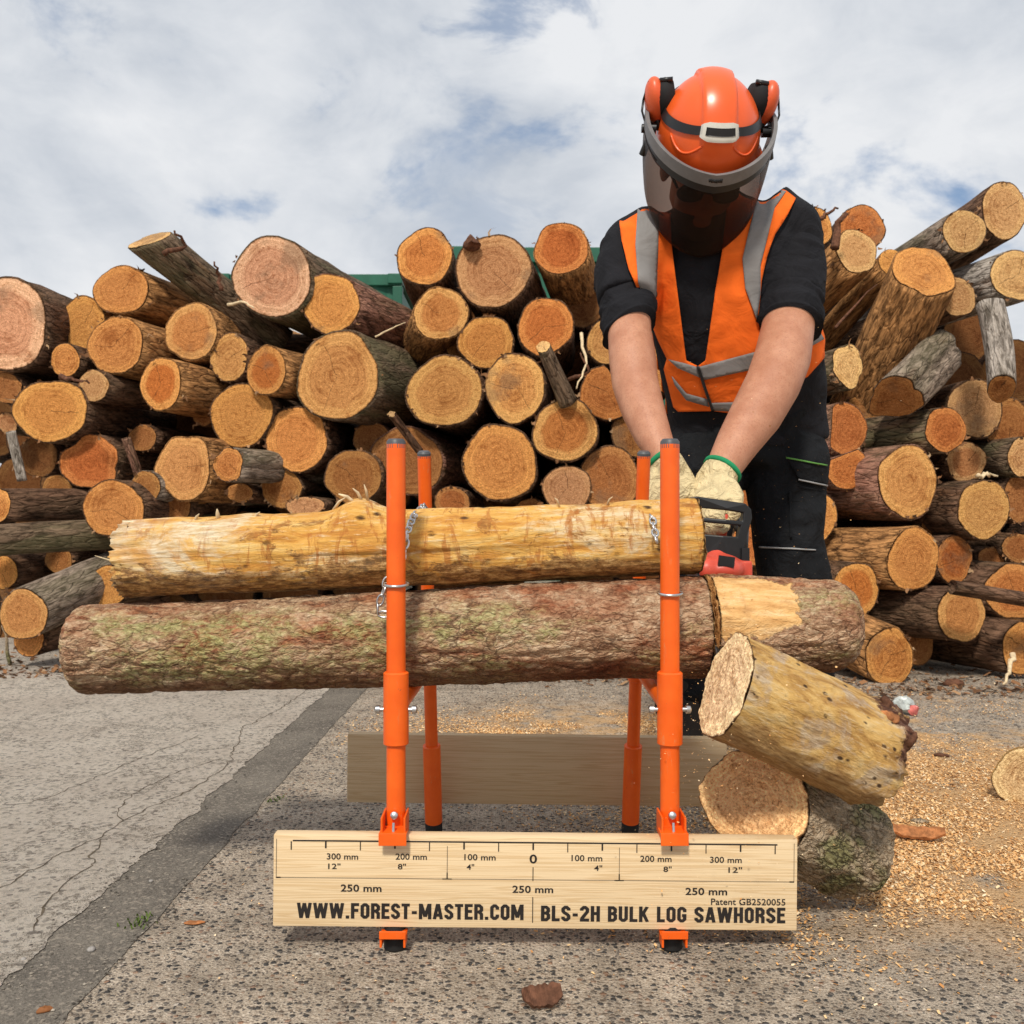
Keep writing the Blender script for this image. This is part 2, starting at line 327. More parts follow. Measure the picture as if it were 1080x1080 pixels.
def m_cloth(name, col, sc=1.0, wr=.5, sheen=0.0, dust=0.0):
    s = NT(name); p = s.obj(); n = s.noise(p, 12*sc, 4, .55, .8); f = s.noise(p, 900, 2, .6)
    c = s.mix(s.step(n, .3, .75), tuple(x*.84 for x in col), tuple(min(1, x*1.12) for x in col))
    if dust: c = s.mix(s.math('MULTIPLY', s.step(s.noise(p, 330, 2, .8), .70, .76), dust), c, (.5, .36, .2))
    h = s.math('ADD', s.math('MULTIPLY', n, 1.0), s.math('MULTIPLY', f, .03))
    return s.fin(c, .88, s.bump(h, wr, .03), .15, Sheen_Weight=sheen)

def m_skin():
    s = NT('tanned_skin'); p = s.obj(); a = s.noise(p, 22, 4, .6); f = s.noise(p, 260, 4, .65)
    c = s.mix(s.step(a, .3, .72), (.43, .19, .11), (.55, .275, .17))
    c = s.mix(s.math('MULTIPLY', s.step(f, .5, .66), .5), c, (.36, .14, .08))
    c = s.mix(s.math('MULTIPLY', s.step(s.noise(p, 480, 2, .8), .70, .76), .6), c, (.70, .52, .30))
    c = s.mix(s.math('MULTIPLY', s.step(s.noise(s.scale(p, (1, 1, .3)), 420, 2), .60, .68), .4), c, (.34, .16, .085))
    return s.fin(c, .52, s.bump(f, .25, .002), .35, Subsurface_Weight=.08, Subsurface_Radius=(.01, .004, .002))

def m_visor():
    s = NT('smoked_mesh_visor'); p = s.obj()
    f = s.step(s.noise(p, 60, 4, .6), .4, .7)
    s.fin((.022, .016, .013), .38, None, .35)
    tr = s.n('ShaderNodeBsdfTransparent', {0: (.70, .57, .50, 1)})
    lw = s.n('ShaderNodeLayerWeight', {0: .35}).outputs['Facing']
    mx = s.n('ShaderNodeMixShader', {0: s.math('ADD', .22, s.math('MULTIPLY', lw, .62), clamp=True), 1: tr.outputs[0], 2: s.b.outputs[0]})
    s.t.links.new(mx.outputs[0], s.out.inputs[0]); return s.m

def m_aggregate():
    s = NT('exposed_aggregate'); p = s.n('ShaderNodeNewGeometry').outputs['Position']
    wob = s.n('ShaderNodeVectorMath', {0: s.noise(p, 160, 3, col=True), 'Scale': .006}, operation='SCALE').outputs[0]
    q = s.n('ShaderNodeVectorMath', {0: p, 1: wob}, operation='ADD').outputs[0]
    v = s.voro(q, 104, 'F1'); vc = s.n('ShaderNodeSeparateColor', {0: s.voro(q, 104, 'F1', 'Color')})
    v2 = s.voro(q, 210, 'F1'); vc2 = s.n('ShaderNodeSeparateColor', {0: s.voro(q, 210, 'F1', 'Color')})
    big = s.noise(p, 1.6, 5, .6); mid = s.noise(p, 11, 6, .7); fi = s.noise(p, 330, 4, .75)
    mort = s.mix(s.step(fi, .3, .7), (.25, .21, .165), (.64, .555, .45))
    st = s.ramp(vc.outputs[0], [(.0, (.06, .06, .06)), (.30, (.105, .10, .095)), (.48, (.18, .16, .14)), (.62, (.27, .225, .18)), (.8, (.44, .36, .28)), (.92, (.34, .20, .13)), (1.0, (.66, .60, .52))])
    sm = s.ramp(vc2.outputs[0], [(.0, (.07, .07, .07)), (.35, (.22, .185, .15)), (.6, (.44, .36, .27)), (1.0, (.66, .59, .49))])
    c = s.mix(s.math('SUBTRACT', 1.0, s.step(v2, .30, .5)), mort, sm)
    keep = s.math('GREATER_THAN', vc.outputs[1], .30)
    edge = s.math('ADD', v, s.math('MULTIPLY', s.math('SUBTRACT', fi, .5), .55))
    c = s.mix(s.math('MULTIPLY', s.math('SUBTRACT', 1.0, s.step(edge, .36, .50)), keep), c, st)
    c = s.mix(1.0, c, s.mix(s.step(mid, .3, .7), (.66, .64, .62), (1.16, 1.13, 1.1)), 'MULTIPLY')
    c = s.mix(s.math('MULTIPLY', s.step(big, .50, .68), .2), c, (.24, .215, .185))
    # fine sawdust trodden into the surface on the right
    xy = s.n('ShaderNodeSeparateXYZ', {0: p})
    zx = s.step(xy.outputs[0], .15, .95); zy = s.step(xy.outputs[1], 3.3, 1.9)
    du = s.math('MULTIPLY', s.step(s.math('ADD', s.noise(p, 5, 7, .72), s.math('MULTIPLY', s.math('MULTIPLY', zx, zy), .26)), .54, .70), s.math('MULTIPLY', s.math('MULTIPLY', zx, s.step(xy.outputs[1], 1.22, 1.65)), .85))
    zb = s.math('MULTIPLY', s.math('MULTIPLY', s.step(xy.outputs[0], -.28, .05), s.step(xy.outputs[0], .75, .40)), s.math('MULTIPLY', s.step(xy.outputs[1], 2.1, 2.5), s.step(xy.outputs[1], 3.4, 2.9)))
    du = s.math('MAXIMUM', du, s.math('MULTIPLY', zb, s.math('MULTIPLY', s.step(s.noise(p, 14, 7, .75), .36, .60), .8)))
    c = s.mix(du, c, s.mix(s.step(fi, .3, .7), (.46, .24, .085), (.78, .51, .25)))
    h = s.math('ADD', s.math('MULTIPLY', s.math('SUBTRACT', 1.0, s.step(v, .15, .5)), keep), s.math('ADD', s.math('MULTIPLY', v2, -.6), s.math('MULTIPLY', fi, .6)))
    return s.fin(c, .85, s.bump(h, .8, .007), .22)

def m_slab():
    s = NT('worn_concrete'); p = s.n('ShaderNodeNewGeometry').outputs['Position']
    a = s.noise(p, 2.4, 7, .68); b = s.noise(p, 75, 7, .78); f = s.noise(p, 300, 4, .8)
    c = s.mix(s.step(a, .3, .72), (.66, .565, .465), (.82, .73, .615))
    c = s.mix(s.math('MULTIPLY', s.step(b, .48, .60), .65), c, (.33, .275, .215))
    c = s.mix(s.math('MULTIPLY', s.step(b, .46, .36), .7), c, (.68, .62, .55))
    c = s.mix(s.math('MULTIPLY', s.step(f, .52, .62), .6), c, (.80, .75, .67))
    wq = s.n('ShaderNodeVectorMath', {0: p, 1: s.n('ShaderNodeVectorMath', {0: s.noise(p, 9, 7, .75, col=True), 'Scale': .32}, operation='SCALE').outputs[0]}, operation='ADD').outputs[0]
    ce = s.voro(wq, 4.6, 'DISTANCE_TO_EDGE'); c = s.mix(s.math('MULTIPLY', s.math('SUBTRACT', 1.0, s.step(ce, .004, .026)), s.math('MULTIPLY', s.step(s.noise(p, 3, 4), .36, .52), .8)), c, (.17, .135, .10))
    vv = s.n('ShaderNodeSeparateColor', {0: s.voro(p, 120, 'F1', 'Color')}).outputs[0]
    c = s.mix(s.math('MULTIPLY', s.step(vv, .86, .94), .6), c, (.13, .11, .095))
    c = s.mix(s.math('MULTIPLY', s.step(s.noise(p, 190, 4, .75), .59, .66), .75), c, (.14, .12, .10))
    return s.fin(c, .88, s.bump(s.math('ADD', b, s.math('MULTIPLY', f, .9)), .9, .010), .2)

def m_strip():
    s = NT('old_asphalt'); p = s.n('ShaderNodeNewGeometry').outputs['Position']
    a = s.noise(p, 5, 5, .6); f = s.noise(p, 320, 3, .75); v = s.n('ShaderNodeSeparateColor', {0: s.voro(p, 190, 'F1', 'Color')}).outputs[0]
    c = s.mix(s.step(a, .3, .7), (.12, .105, .088), (.20, .177, .146))
    c = s.mix(s.math('MULTIPLY', s.step(v, .72, .95), .6), c, (.36, .31, .25))
    c = s.mix(s.math('MULTIPLY', s.step(f, .52, .64), .7), c, (.05, .045, .04))
    c = s.mix(s.math('MULTIPLY', s.step(f, .46, .36), .5), c, (.34, .30, .25))
    return s.fin(c, .9, s.bump(f, .6, .006), .2)

def m_dust():
    s = NT('sawdust_chips'); i = s.n('ShaderNodeNewGeometry').outputs['Random Per Island']
    c = s.ramp(i, [(0, (.46, .21, .07)), (.25, (.64, .34, .125)), (.55, (.76, .46, .205)), (.85, (.82, .57, .30)), (1, (.86, .72, .50))])
    return s.fin(c, .85, None, .15)
def m_litter():
    s = NT('bark_litter'); i = s.n('ShaderNodeNewGeometry').outputs['Random Per Island']
    c = s.ramp(i, [(0, (.045, .025, .015)), (.4, (.14, .07, .035)), (.75, (.30, .15, .07)), (1, (.45, .30, .17))])
    return s.fin(c, .9, None, .1)

def m_grit():
    s = NT('loose_grit'); i = s.n('ShaderNodeNewGeometry').outputs['Random Per Island']
    return s.fin(s.ramp(i, [(0, (.05, .043, .036)), (.45, (.13, .115, .095)), (.8, (.27, .235, .19)), (1, (.45, .40, .33))]), .9, None, .15)
M = {}
M['cut'] = m_cutwood(); M['pbark'] = m_pilebark(); M['mbark'] = m_mainbark(); M['peel'] = m_peeled(); M['tan'] = m_tanpeel(); M['gbark'] = m_greybark()
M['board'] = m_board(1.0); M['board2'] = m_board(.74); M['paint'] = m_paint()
M['ink'] = m_plain('printed_ink', (.022, .018, .016), .6, .3)
M['inkf'] = m_plain('faint_ink', (.16, .12, .085), .6, .3)
M['rubber'] = m_plain('black_rubber', (.014, .014, .014), .6, .3, bump=.15)
M['capgrey'] = m_plain('grey_plastic', (.075, .078, .085), .45, .4)
M['steel'] = m_plain('zinc_steel', (.62, .62, .62), .32, .5, 1.0)
M['shirt'] = m_cloth('black_jersey', (.014, .014, .017), 1.3, .45, dust=.12)
M['trou'] = m_cloth('black_canvas', (.011, .012, .014), 1.6, .6, dust=.25)
M['vest'] = m_cloth('orange_hi_vis', (.90, .155, .018), 1.1, .25)
M['refl'] = m_cloth('grey_reflective_tape', (.23, .22, .215), .8, .25)
M['skin'] = m_skin()
M['glove'] = m_cloth('cream_knit', (.70, .57, .33), 4.0, .7, dust=.5)
M['cuff'] = m_plain('green_knit', (.02, .26, .11), .85, .2)
M['helm'] = m_plain('orange_shell_plastic', (.83, .115, .018), .30, .5, var=.05, sc=9)
M['helmdk'] = m_plain('orange_muff_plastic', (.72, .11, .03), .38, .5, var=.08)
M['black'] = m_plain('black_plastic', (.013, .013, .014), .38, .45)
M['foam'] = m_plain('black_foam', (.02, .02, .021), .8, .2)
M['grey'] = m_plain('grey_band_plastic', (.17, .165, .165), .45, .4)
M['white'] = m_plain('white_plastic', (.68, .67, .60), .4, .5, var=.06)
M['visor'] = m_visor()
M['hair'] = m_plain('dark_hair', (.025, .015, .01), .7, .3, bump=.6, sc=120)
M['sawred'] = m_plain('red_saw_casing', (.64, .08, .045), .42, .5, bump=.05)
M['bar'] = m_plain('scuffed_bar_steel', (.32, .32, .33), .38, .5, .9, var=.3, sc=60)
M['chain'] = m_plain('oily_saw_chain', (.05, .045, .04), .4, .5, .8)
M['boot'] = m_plain('black_boot_leather', (.012, .011, .011), .55, .4, bump=.3)
M['pipe_g'] = m_plain('green_piping', (.12, .30, .07), .8, .2)
M['pipe_w'] = m_plain('grey_piping', (.30, .30, .30), .7, .3)
M['agg'] = m_aggregate(); M['slab'] = m_slab(); M['strip'] = m_strip(); M['dust'] = m_dust(); M['litter'] = m_litter()
M['grit'] = m_grit()
M['crack'] = m_plain('crack_dirt', (.13, .105, .075), .95, .1, var=.4, sc=50)
M['green'] = m_plain('green_painted_steel', (.014, .105, .062), .55, .35, var=.15, sc=4)
M['whitep'] = m_plain('white_painted_steel', (.74, .75, .77), .5, .4, var=.05, sc=4)
M['greyp'] = m_plain('blue_grey_steel', (.26, .30, .35), .5, .4, var=.1, sc=4)
M['grass'] = m_plain('grass_blade', (.10, .15, .028), .7, .2, var=.3)
M['chipwood'] = m_plain('orange_inner_bark', (.40, .16, .06), .8, .2, var=.4, sc=60, bump=.4)
M['chipbark'] = m_plain('brown_bark_flake', (.13, .058, .033), .85, .2, var=.4, sc=70, bump=.5)
M['splinter'] = m_plain('pale_splinter', (.68, .53, .33), .75, .2, var=.2, sc=80)
M['stone'] = m_plain('pale_stone', (.30, .28, .26), .8, .3, var=.2, sc=60)
M['pink'] = m_plain('pink_wrapper', (.62, .16, .14), .4, .4, var=.2)
M['wrap'] = m_plain('grey_wrapper', (.42, .45, .43), .35, .5, var=.3)

# ------------------------------------------------------------------ logs
def frame_of(axis):
    a = axis.normalized(); up = Vector((0, 0, 1))
    if abs(a.z) > .93: up = Vector((0, 1, 0))
    e2 = (up-a*up.dot(a)).normalized(); e1 = e2.cross(a)
    return e1, e2, a
SKIN = {}
def make_log(name, p0, axis, L, rx, ry, taper=1.0, nseg=40, nlen=14, mat=None, col=None, facecol=None, face_n=None, lump=.03, seed=None,
             disp=None, rough=.0015, bend=None, ragged=0.0, face=True, bark=1.045, zfun=None, rear_face=None, split=None):
    """a stem lying along +z of its own frame: mesh = bark skin; child cut_face = the sawn end"""
    seed = rnd.random()*100 if seed is None else seed
    e1, e2, a = frame_of(axis)
    RM = Matrix((e1, e2, a)).transposed()
    kx = ky = 0.0
    if face_n is not None:
        n = RM.inverted() @ Vector(face_n).normalized()
        if abs(n.z) > .15: kx, ky = -n.x/n.z, -n.y/n.z
        L_bl = L
    ph = [seed*7 % 6.28, seed*13 % 6.28, seed*29 % 6.28]
    def prof(th):
        k = 1+lump*.9*math.cos(2*th+ph[0])+lump*.7*math.cos(3*th+ph[1])+lump*.5*math.cos(5*th+ph[2])
        k += lump*1.2*noise.noise(Vector((math.cos(th)*2.2+seed, math.sin(th)*2.2, seed)))+.018*noise.noise(Vector((math.cos(th)*7+seed, math.sin(th)*7, seed)))
        if split:                       # a flat riven side
            ang, dep = split; k = min(k, dep/max(.05, math.cos(th-ang)))
        return k
    V = []; Fc = []
    for j in range(nlen+1):
        t = j/nlen
        if nlen < 40: t = t**1.25
        tp = 1+(taper-1)*t; zz = t*L; bl = 1-t
        for k in range(nseg):
            th = 2*math.pi*k/nseg; f = prof(th)*tp
            x = math.cos(th)*rx*f*bark; y = math.sin(th)*ry*f*bark
            d = 0.0
            pv = Vector((x, y, zz))
            if disp: d = disp(pv, th, t, seed)
            else: d = .05*(rx+ry)*.5*noise.fractal(Vector((x*9+seed, y*9, zz*4)), 1.0, 2.0, 3)
            if j == 0: d *= .3
            s = 1+d/max(.01, math.hypot(x, y)); x *= s; y *= s
            z = zz+(kx*x+ky*y)*bl
            if ragged and j < nlen*.35: z += ragged*(1-t/.35)*noise.fractal(Vector((math.cos(th)*3+seed, math.sin(th)*3, zz*9)), .9, 2.0, 4)
            if bend: x += bend[0]*math.sin(t*math.pi); y += bend[1]*math.sin(t*math.pi)
            V.append((x, y, z))
    for j in range(nlen):
        for k in range(nseg):
            A, B = j*nseg+k, j*nseg+(k+1) % nseg
            Fc.append((A, B, B+nseg, A+nseg))
    # front lip and rear cap
    o = len(V)
    for k in range(nseg):
        x, y, z = V[k]; V.append((x*.93, y*.93, z+.008))
    for k in range(nseg): Fc.append((o+k, o+(k+1) % nseg, (k+1) % nseg, k))
    q = len(V); V.append((0, 0, .012)); 
    for k in range(nseg): Fc.append((q, o+(k+1) % nseg, o+k))
    q = len(V); V.append((0, 0, L)); b = nlen*nseg
    for k in range(nseg): Fc.append((q, b+k, b+(k+1) % nseg))
    bk_ = mesh_obj('bark' if face else name, V, Fc, mat or M['pbark'])
    if col: bk_.color = col
    ob = bk_
    if face:                              # thing = Empty at the sawn end > bark, cut_face
        ob = empty(name, (0, 0, 0)); bk_.parent = ob; bk_.matrix_parent_inverse = Matrix.Identity(4)
        SKIN[ob.name] = bk_.data
    ob.matrix_world = Matrix.Translation(p0) @ RM.to_4x4()
    if face:
        rings = 7 if nseg < 60 else 26
        V2 = [(0, 0, -.002)]; F2 = []; rv = [0.0]
        for i in range(1, rings+1):
            fr = (i/rings)**.9
            for k in range(nseg):
                x, y, z = V[k]; x, y, z = x/bark*1.012, y/bark*1.012, z
                zz = z*fr-.003+rough*2*noise.fractal(Vector((x*fr*60+seed, y*fr*60, seed)), .9, 2, 3)
                V2.append((x*fr, y*fr, zz+(.0015 if i == rings else 0))); rv.append(fr)
        for k in range(nseg): F2.append((0, 1+(k+1) % nseg, 1+k))
        for i in range(rings-1):
            for k in range(nseg):
                A, B = 1+i*nseg+k, 1+i*nseg+(k+1) % nseg
                F2.append((A, B, B+nseg, A+nseg))
        fo = mesh_obj('cut_face', V2, F2, M['cut'], ob)
        at = fo.data.attributes.new('rn', 'FLOAT', 'POINT'); at.data.foreach_set('value', rv)
        fo.color = facecol or (.5, .22, .06, .3)
    return ob

# face colours (rgb) and bark colours (rgb, moss)
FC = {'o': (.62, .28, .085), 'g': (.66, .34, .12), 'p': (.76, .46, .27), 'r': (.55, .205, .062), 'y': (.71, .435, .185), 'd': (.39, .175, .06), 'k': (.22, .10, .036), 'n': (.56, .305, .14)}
BC = {'d': (.135, .078, .048, .12), 'g': (.36, .185, .07, .0), 'm': (.15, .105, .068, .6), 'y': (.25, .20, .155, .4), 'r': (.28, .145, .10, .3), 's': (.34, .31, .27, .1)}
PILE = 'sawn logs stacked in the long pile'
def pile_depth(u, v):
    base = 4.02 if u < 480 else (3.72 if u > 860 else 4.02-(u-480)/380*.30)
    return base+.55*(700-v)/460
def pile_log(u, v, rx, ry, dy, yaw, pitch, fc, heart, bc, label, L=None, face_n=None, lump=.035, split=None):
    Y = pile_depth(u, v)+dy; s = F/Y; yaw = yaw if abs(yaw) < 15 else math.copysign(15+(abs(yaw)-15)*.6, yaw)
    ax = Vector((math.sin(R(yaw))*math.cos(R(pitch)), math.cos(R(yaw))*math.cos(R(pitch)), math.sin(R(pitch))))
    r1, r2 = rx/s, ry/s
    if face_n is None:                    # the saw cut stands nearly square to the stack's front
        face_n = (-ax*.4+Vector((rnd.uniform(-.05, .05), -.6, rnd.uniform(-.03, .06)))).normalized()
        r1 *= max(.75, abs(Vector((face_n.x, face_n.y, 0)).normalized().dot(Vector((ax.x, ax.y, 0)).normalized())))
    c = FC[fc]; j = 1+rnd.uniform(-.16, .14); g = 1+rnd.uniform(-.05, .05)
    o = make_log('pile_log', P(u, v, Y), ax, L or rnd.uniform(1.5, 2.1), r1, r2, taper=rnd.uniform(.92, 1.08), nseg=44, nlen=14,
                 col=BC[bc], facecol=(c[0]*j, c[1]*j*g, c[2]*j, heart), face_n=face_n, lump=lump, split=split)
    tag(o, label, 'log', PILE); return o

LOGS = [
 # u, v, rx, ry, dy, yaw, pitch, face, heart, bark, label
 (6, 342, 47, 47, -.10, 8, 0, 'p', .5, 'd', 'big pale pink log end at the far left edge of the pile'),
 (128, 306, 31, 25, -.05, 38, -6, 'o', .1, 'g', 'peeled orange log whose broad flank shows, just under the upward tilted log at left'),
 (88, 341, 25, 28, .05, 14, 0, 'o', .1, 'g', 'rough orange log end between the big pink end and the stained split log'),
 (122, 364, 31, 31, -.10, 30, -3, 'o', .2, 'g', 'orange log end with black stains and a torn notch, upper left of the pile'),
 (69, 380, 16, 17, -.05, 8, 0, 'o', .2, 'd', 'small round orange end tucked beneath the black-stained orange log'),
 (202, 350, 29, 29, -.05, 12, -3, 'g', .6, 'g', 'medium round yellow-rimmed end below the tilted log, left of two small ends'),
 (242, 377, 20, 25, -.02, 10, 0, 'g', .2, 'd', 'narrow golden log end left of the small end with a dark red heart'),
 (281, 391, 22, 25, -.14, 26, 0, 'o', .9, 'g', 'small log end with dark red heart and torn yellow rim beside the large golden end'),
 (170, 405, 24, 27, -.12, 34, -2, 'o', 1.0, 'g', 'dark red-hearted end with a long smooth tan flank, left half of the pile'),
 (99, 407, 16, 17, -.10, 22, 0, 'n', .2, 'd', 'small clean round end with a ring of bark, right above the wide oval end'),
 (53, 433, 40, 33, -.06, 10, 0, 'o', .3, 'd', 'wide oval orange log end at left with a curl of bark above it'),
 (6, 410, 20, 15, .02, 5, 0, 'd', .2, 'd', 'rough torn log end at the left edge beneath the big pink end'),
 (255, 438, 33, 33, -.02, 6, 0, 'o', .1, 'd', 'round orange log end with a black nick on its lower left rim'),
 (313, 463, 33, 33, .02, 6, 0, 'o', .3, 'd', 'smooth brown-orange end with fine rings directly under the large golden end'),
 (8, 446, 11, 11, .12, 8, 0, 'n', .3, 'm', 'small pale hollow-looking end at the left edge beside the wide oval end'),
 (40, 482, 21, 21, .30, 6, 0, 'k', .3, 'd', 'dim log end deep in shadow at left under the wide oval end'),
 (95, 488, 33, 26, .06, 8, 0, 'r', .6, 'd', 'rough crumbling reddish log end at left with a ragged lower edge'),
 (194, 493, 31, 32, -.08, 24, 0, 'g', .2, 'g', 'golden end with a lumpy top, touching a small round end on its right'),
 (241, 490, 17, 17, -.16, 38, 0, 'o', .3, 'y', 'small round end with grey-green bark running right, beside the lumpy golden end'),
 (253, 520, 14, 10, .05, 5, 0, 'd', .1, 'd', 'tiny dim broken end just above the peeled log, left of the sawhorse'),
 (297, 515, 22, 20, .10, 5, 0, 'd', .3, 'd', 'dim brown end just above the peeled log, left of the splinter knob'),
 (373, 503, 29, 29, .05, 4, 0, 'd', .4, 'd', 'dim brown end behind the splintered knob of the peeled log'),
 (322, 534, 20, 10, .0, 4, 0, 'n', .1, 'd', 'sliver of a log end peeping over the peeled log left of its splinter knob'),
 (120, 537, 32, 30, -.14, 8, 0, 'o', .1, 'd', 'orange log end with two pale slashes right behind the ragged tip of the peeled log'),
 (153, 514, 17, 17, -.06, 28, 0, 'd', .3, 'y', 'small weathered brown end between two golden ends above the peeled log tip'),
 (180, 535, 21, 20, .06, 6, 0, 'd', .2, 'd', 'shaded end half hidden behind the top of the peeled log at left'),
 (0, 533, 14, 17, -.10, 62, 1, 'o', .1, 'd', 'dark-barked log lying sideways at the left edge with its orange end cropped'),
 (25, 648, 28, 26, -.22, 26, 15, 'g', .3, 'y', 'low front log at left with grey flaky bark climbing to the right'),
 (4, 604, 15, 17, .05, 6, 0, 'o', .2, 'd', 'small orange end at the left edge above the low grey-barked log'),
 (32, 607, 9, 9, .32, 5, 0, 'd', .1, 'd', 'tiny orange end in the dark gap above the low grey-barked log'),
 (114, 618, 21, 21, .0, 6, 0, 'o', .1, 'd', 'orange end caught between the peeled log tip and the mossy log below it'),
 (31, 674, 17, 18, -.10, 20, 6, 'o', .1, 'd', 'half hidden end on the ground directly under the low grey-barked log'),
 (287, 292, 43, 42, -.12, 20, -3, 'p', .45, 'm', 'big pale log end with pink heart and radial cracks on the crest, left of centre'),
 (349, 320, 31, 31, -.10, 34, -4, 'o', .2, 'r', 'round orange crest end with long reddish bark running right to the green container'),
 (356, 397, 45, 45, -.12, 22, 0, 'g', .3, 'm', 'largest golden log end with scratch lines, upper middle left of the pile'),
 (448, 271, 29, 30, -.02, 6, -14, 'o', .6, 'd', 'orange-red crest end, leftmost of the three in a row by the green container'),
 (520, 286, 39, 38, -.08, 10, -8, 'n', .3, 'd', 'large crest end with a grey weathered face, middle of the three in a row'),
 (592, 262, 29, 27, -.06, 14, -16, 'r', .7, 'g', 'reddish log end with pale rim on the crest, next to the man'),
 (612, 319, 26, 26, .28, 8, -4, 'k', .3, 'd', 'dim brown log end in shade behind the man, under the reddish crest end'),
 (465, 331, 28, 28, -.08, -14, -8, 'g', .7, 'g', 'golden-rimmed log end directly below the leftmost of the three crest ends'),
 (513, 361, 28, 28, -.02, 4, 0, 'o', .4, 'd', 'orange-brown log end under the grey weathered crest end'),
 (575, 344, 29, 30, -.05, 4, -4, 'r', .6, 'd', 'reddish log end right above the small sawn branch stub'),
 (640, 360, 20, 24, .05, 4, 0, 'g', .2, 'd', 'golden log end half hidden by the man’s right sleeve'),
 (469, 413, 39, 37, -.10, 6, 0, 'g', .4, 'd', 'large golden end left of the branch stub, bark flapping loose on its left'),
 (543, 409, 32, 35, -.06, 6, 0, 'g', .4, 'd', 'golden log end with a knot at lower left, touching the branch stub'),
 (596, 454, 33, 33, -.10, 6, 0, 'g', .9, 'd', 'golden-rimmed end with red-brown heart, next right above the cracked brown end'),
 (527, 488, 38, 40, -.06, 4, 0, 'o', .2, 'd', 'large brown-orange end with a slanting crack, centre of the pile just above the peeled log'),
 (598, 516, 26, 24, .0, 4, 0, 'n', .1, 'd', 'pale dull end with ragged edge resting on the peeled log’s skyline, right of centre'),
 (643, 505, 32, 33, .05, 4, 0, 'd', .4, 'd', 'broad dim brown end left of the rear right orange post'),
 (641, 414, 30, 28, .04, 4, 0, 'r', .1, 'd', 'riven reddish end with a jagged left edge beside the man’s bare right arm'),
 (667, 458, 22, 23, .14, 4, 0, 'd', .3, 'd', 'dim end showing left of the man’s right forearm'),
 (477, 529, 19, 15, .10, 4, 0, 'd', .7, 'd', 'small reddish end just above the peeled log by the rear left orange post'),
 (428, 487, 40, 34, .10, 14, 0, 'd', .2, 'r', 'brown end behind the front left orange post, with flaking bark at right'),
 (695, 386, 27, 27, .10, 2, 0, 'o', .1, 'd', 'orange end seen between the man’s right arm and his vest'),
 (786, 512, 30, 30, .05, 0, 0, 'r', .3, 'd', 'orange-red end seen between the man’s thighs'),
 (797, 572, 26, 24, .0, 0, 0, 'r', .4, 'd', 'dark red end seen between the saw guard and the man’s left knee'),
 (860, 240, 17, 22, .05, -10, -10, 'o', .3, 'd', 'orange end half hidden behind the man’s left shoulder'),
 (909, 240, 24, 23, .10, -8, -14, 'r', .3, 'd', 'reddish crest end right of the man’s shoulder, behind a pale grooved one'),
 (903, 265, 24, 23, -.10, -34, -28, 'y', .3, 'g', 'pale grooved end with ring scratch right of the man’s shoulder'),
 (940, 277, 14, 14, .02, -30, -32, 'o', .1, 'g', 'small knobbly orange end joined to the left of the big upright orange end'),
 (1017, 244, 24, 22, -.12, -16, -9, 'y', .2, 'y', 'pale yellow end with a forked crack, second highest at far right'),
 (1059, 222, 25, 29, -.06, -14, -10, 'y', .2, 'd', 'highest pale yellow end of the pile, at the top right corner'),
 (1072, 291, 29, 26, -.10, -30, -4, 'y', .1, 's', 'pale grooved end on a smooth grey stem at the right edge'),
 (1009, 313, 21, 20, -.18, -8, -3, 'n', .2, 'd', 'small pale pinkish end beneath the forked-crack end at right'),
 (894, 386, 17, 21, -.08, -26, -4, 'y', .0, 'm', 'pale pear-shaped end right of the orange vest hem'),
 (915, 426, 21, 18, .14, -4, 0, 'd', .2, 'd', 'dim torn end behind the two red split faces, right of the man’s hip'),
 (891, 452, 24, 27, -.04, -8, 0, 'r', .2, 'r', 'upper of two red split faces beside the man’s trouser pocket'),
 (893, 493, 23, 22, -.02, -8, 0, 'r', .3, 'r', 'lower of two red split faces beside the man’s trouser pocket'),
 (997, 453, 24, 24, -.14, -44, -2, 'r', .4, 'm', 'orange-red end of a mossy log lying sideways, right part of the pile'),
 (1028, 431, 29, 30, .05, -6, 0, 'n', .1, 'd', 'dull pinkish-brown broad end below the hanging grey stem'),
 (1064, 449, 27, 28, .12, -6, 0, 'd', .4, 'd', 'dim round brown end at right, partly covered by a pinkish one'),
 (1019, 487, 21, 20, .02, -6, 0, 'n', .7, 'd', 'small end with pale rim and brown heart above the bright speckled end'),
 (957, 508, 33, 37, -.10, -30, 0, 'g', .3, 'r', 'large golden end with radial cracks and grey bark, right of the man’s thigh'),
 (1037, 537, 29, 30, -.08, -16, 0, 'g', .1, 'd', 'bright speckled golden end at right with a white fungus fleck on top'),
 (1080, 482, 18, 20, .0, -14, 0, 'n', .1, 'm', 'pale knotty end cropped by the right edge above the speckled end'),
 (1075, 527, 18, 24, .10, -6, 0, 'd', .1, 'd', 'dim brown end cropped by the right edge beside the speckled end'),
 (864, 545, 18, 25, .05, 0, 0, 'o', .1, 'd', 'orange end half hidden by the man’s left thigh'),
 (963, 590, 29, 32, -.12, -38, -2, 'o', .2, 'g', 'round orange-pink end with star cracks on a long tan stem, lower right'),
 (1006, 590, 19, 25, .04, -8, 0, 'r', .6, 'd', 'red-brown end with a pale slash right of the star-cracked end'),
 (1074, 578, 18, 15, .10, -8, 0, 'd', .5, 'd', 'small brown oval end at the right edge above the crossing stick'),
 (1070, 624, 33, 29, .0, -22, 0, 'o', .5, 'd', 'yellow-rimmed end at the right edge crossed by a dark stick'),
 (1014, 648, 30, 28, -.10, -42, -2, 'g', .5, 'd', 'golden end with a dark wedge on top, low at right on a shaded stem'),
 (902, 622, 25, 28, -.05, -6, 0, 'o', .9, 'd', 'yellow-rimmed dark-hearted end just right of the half cut log’s tip'),
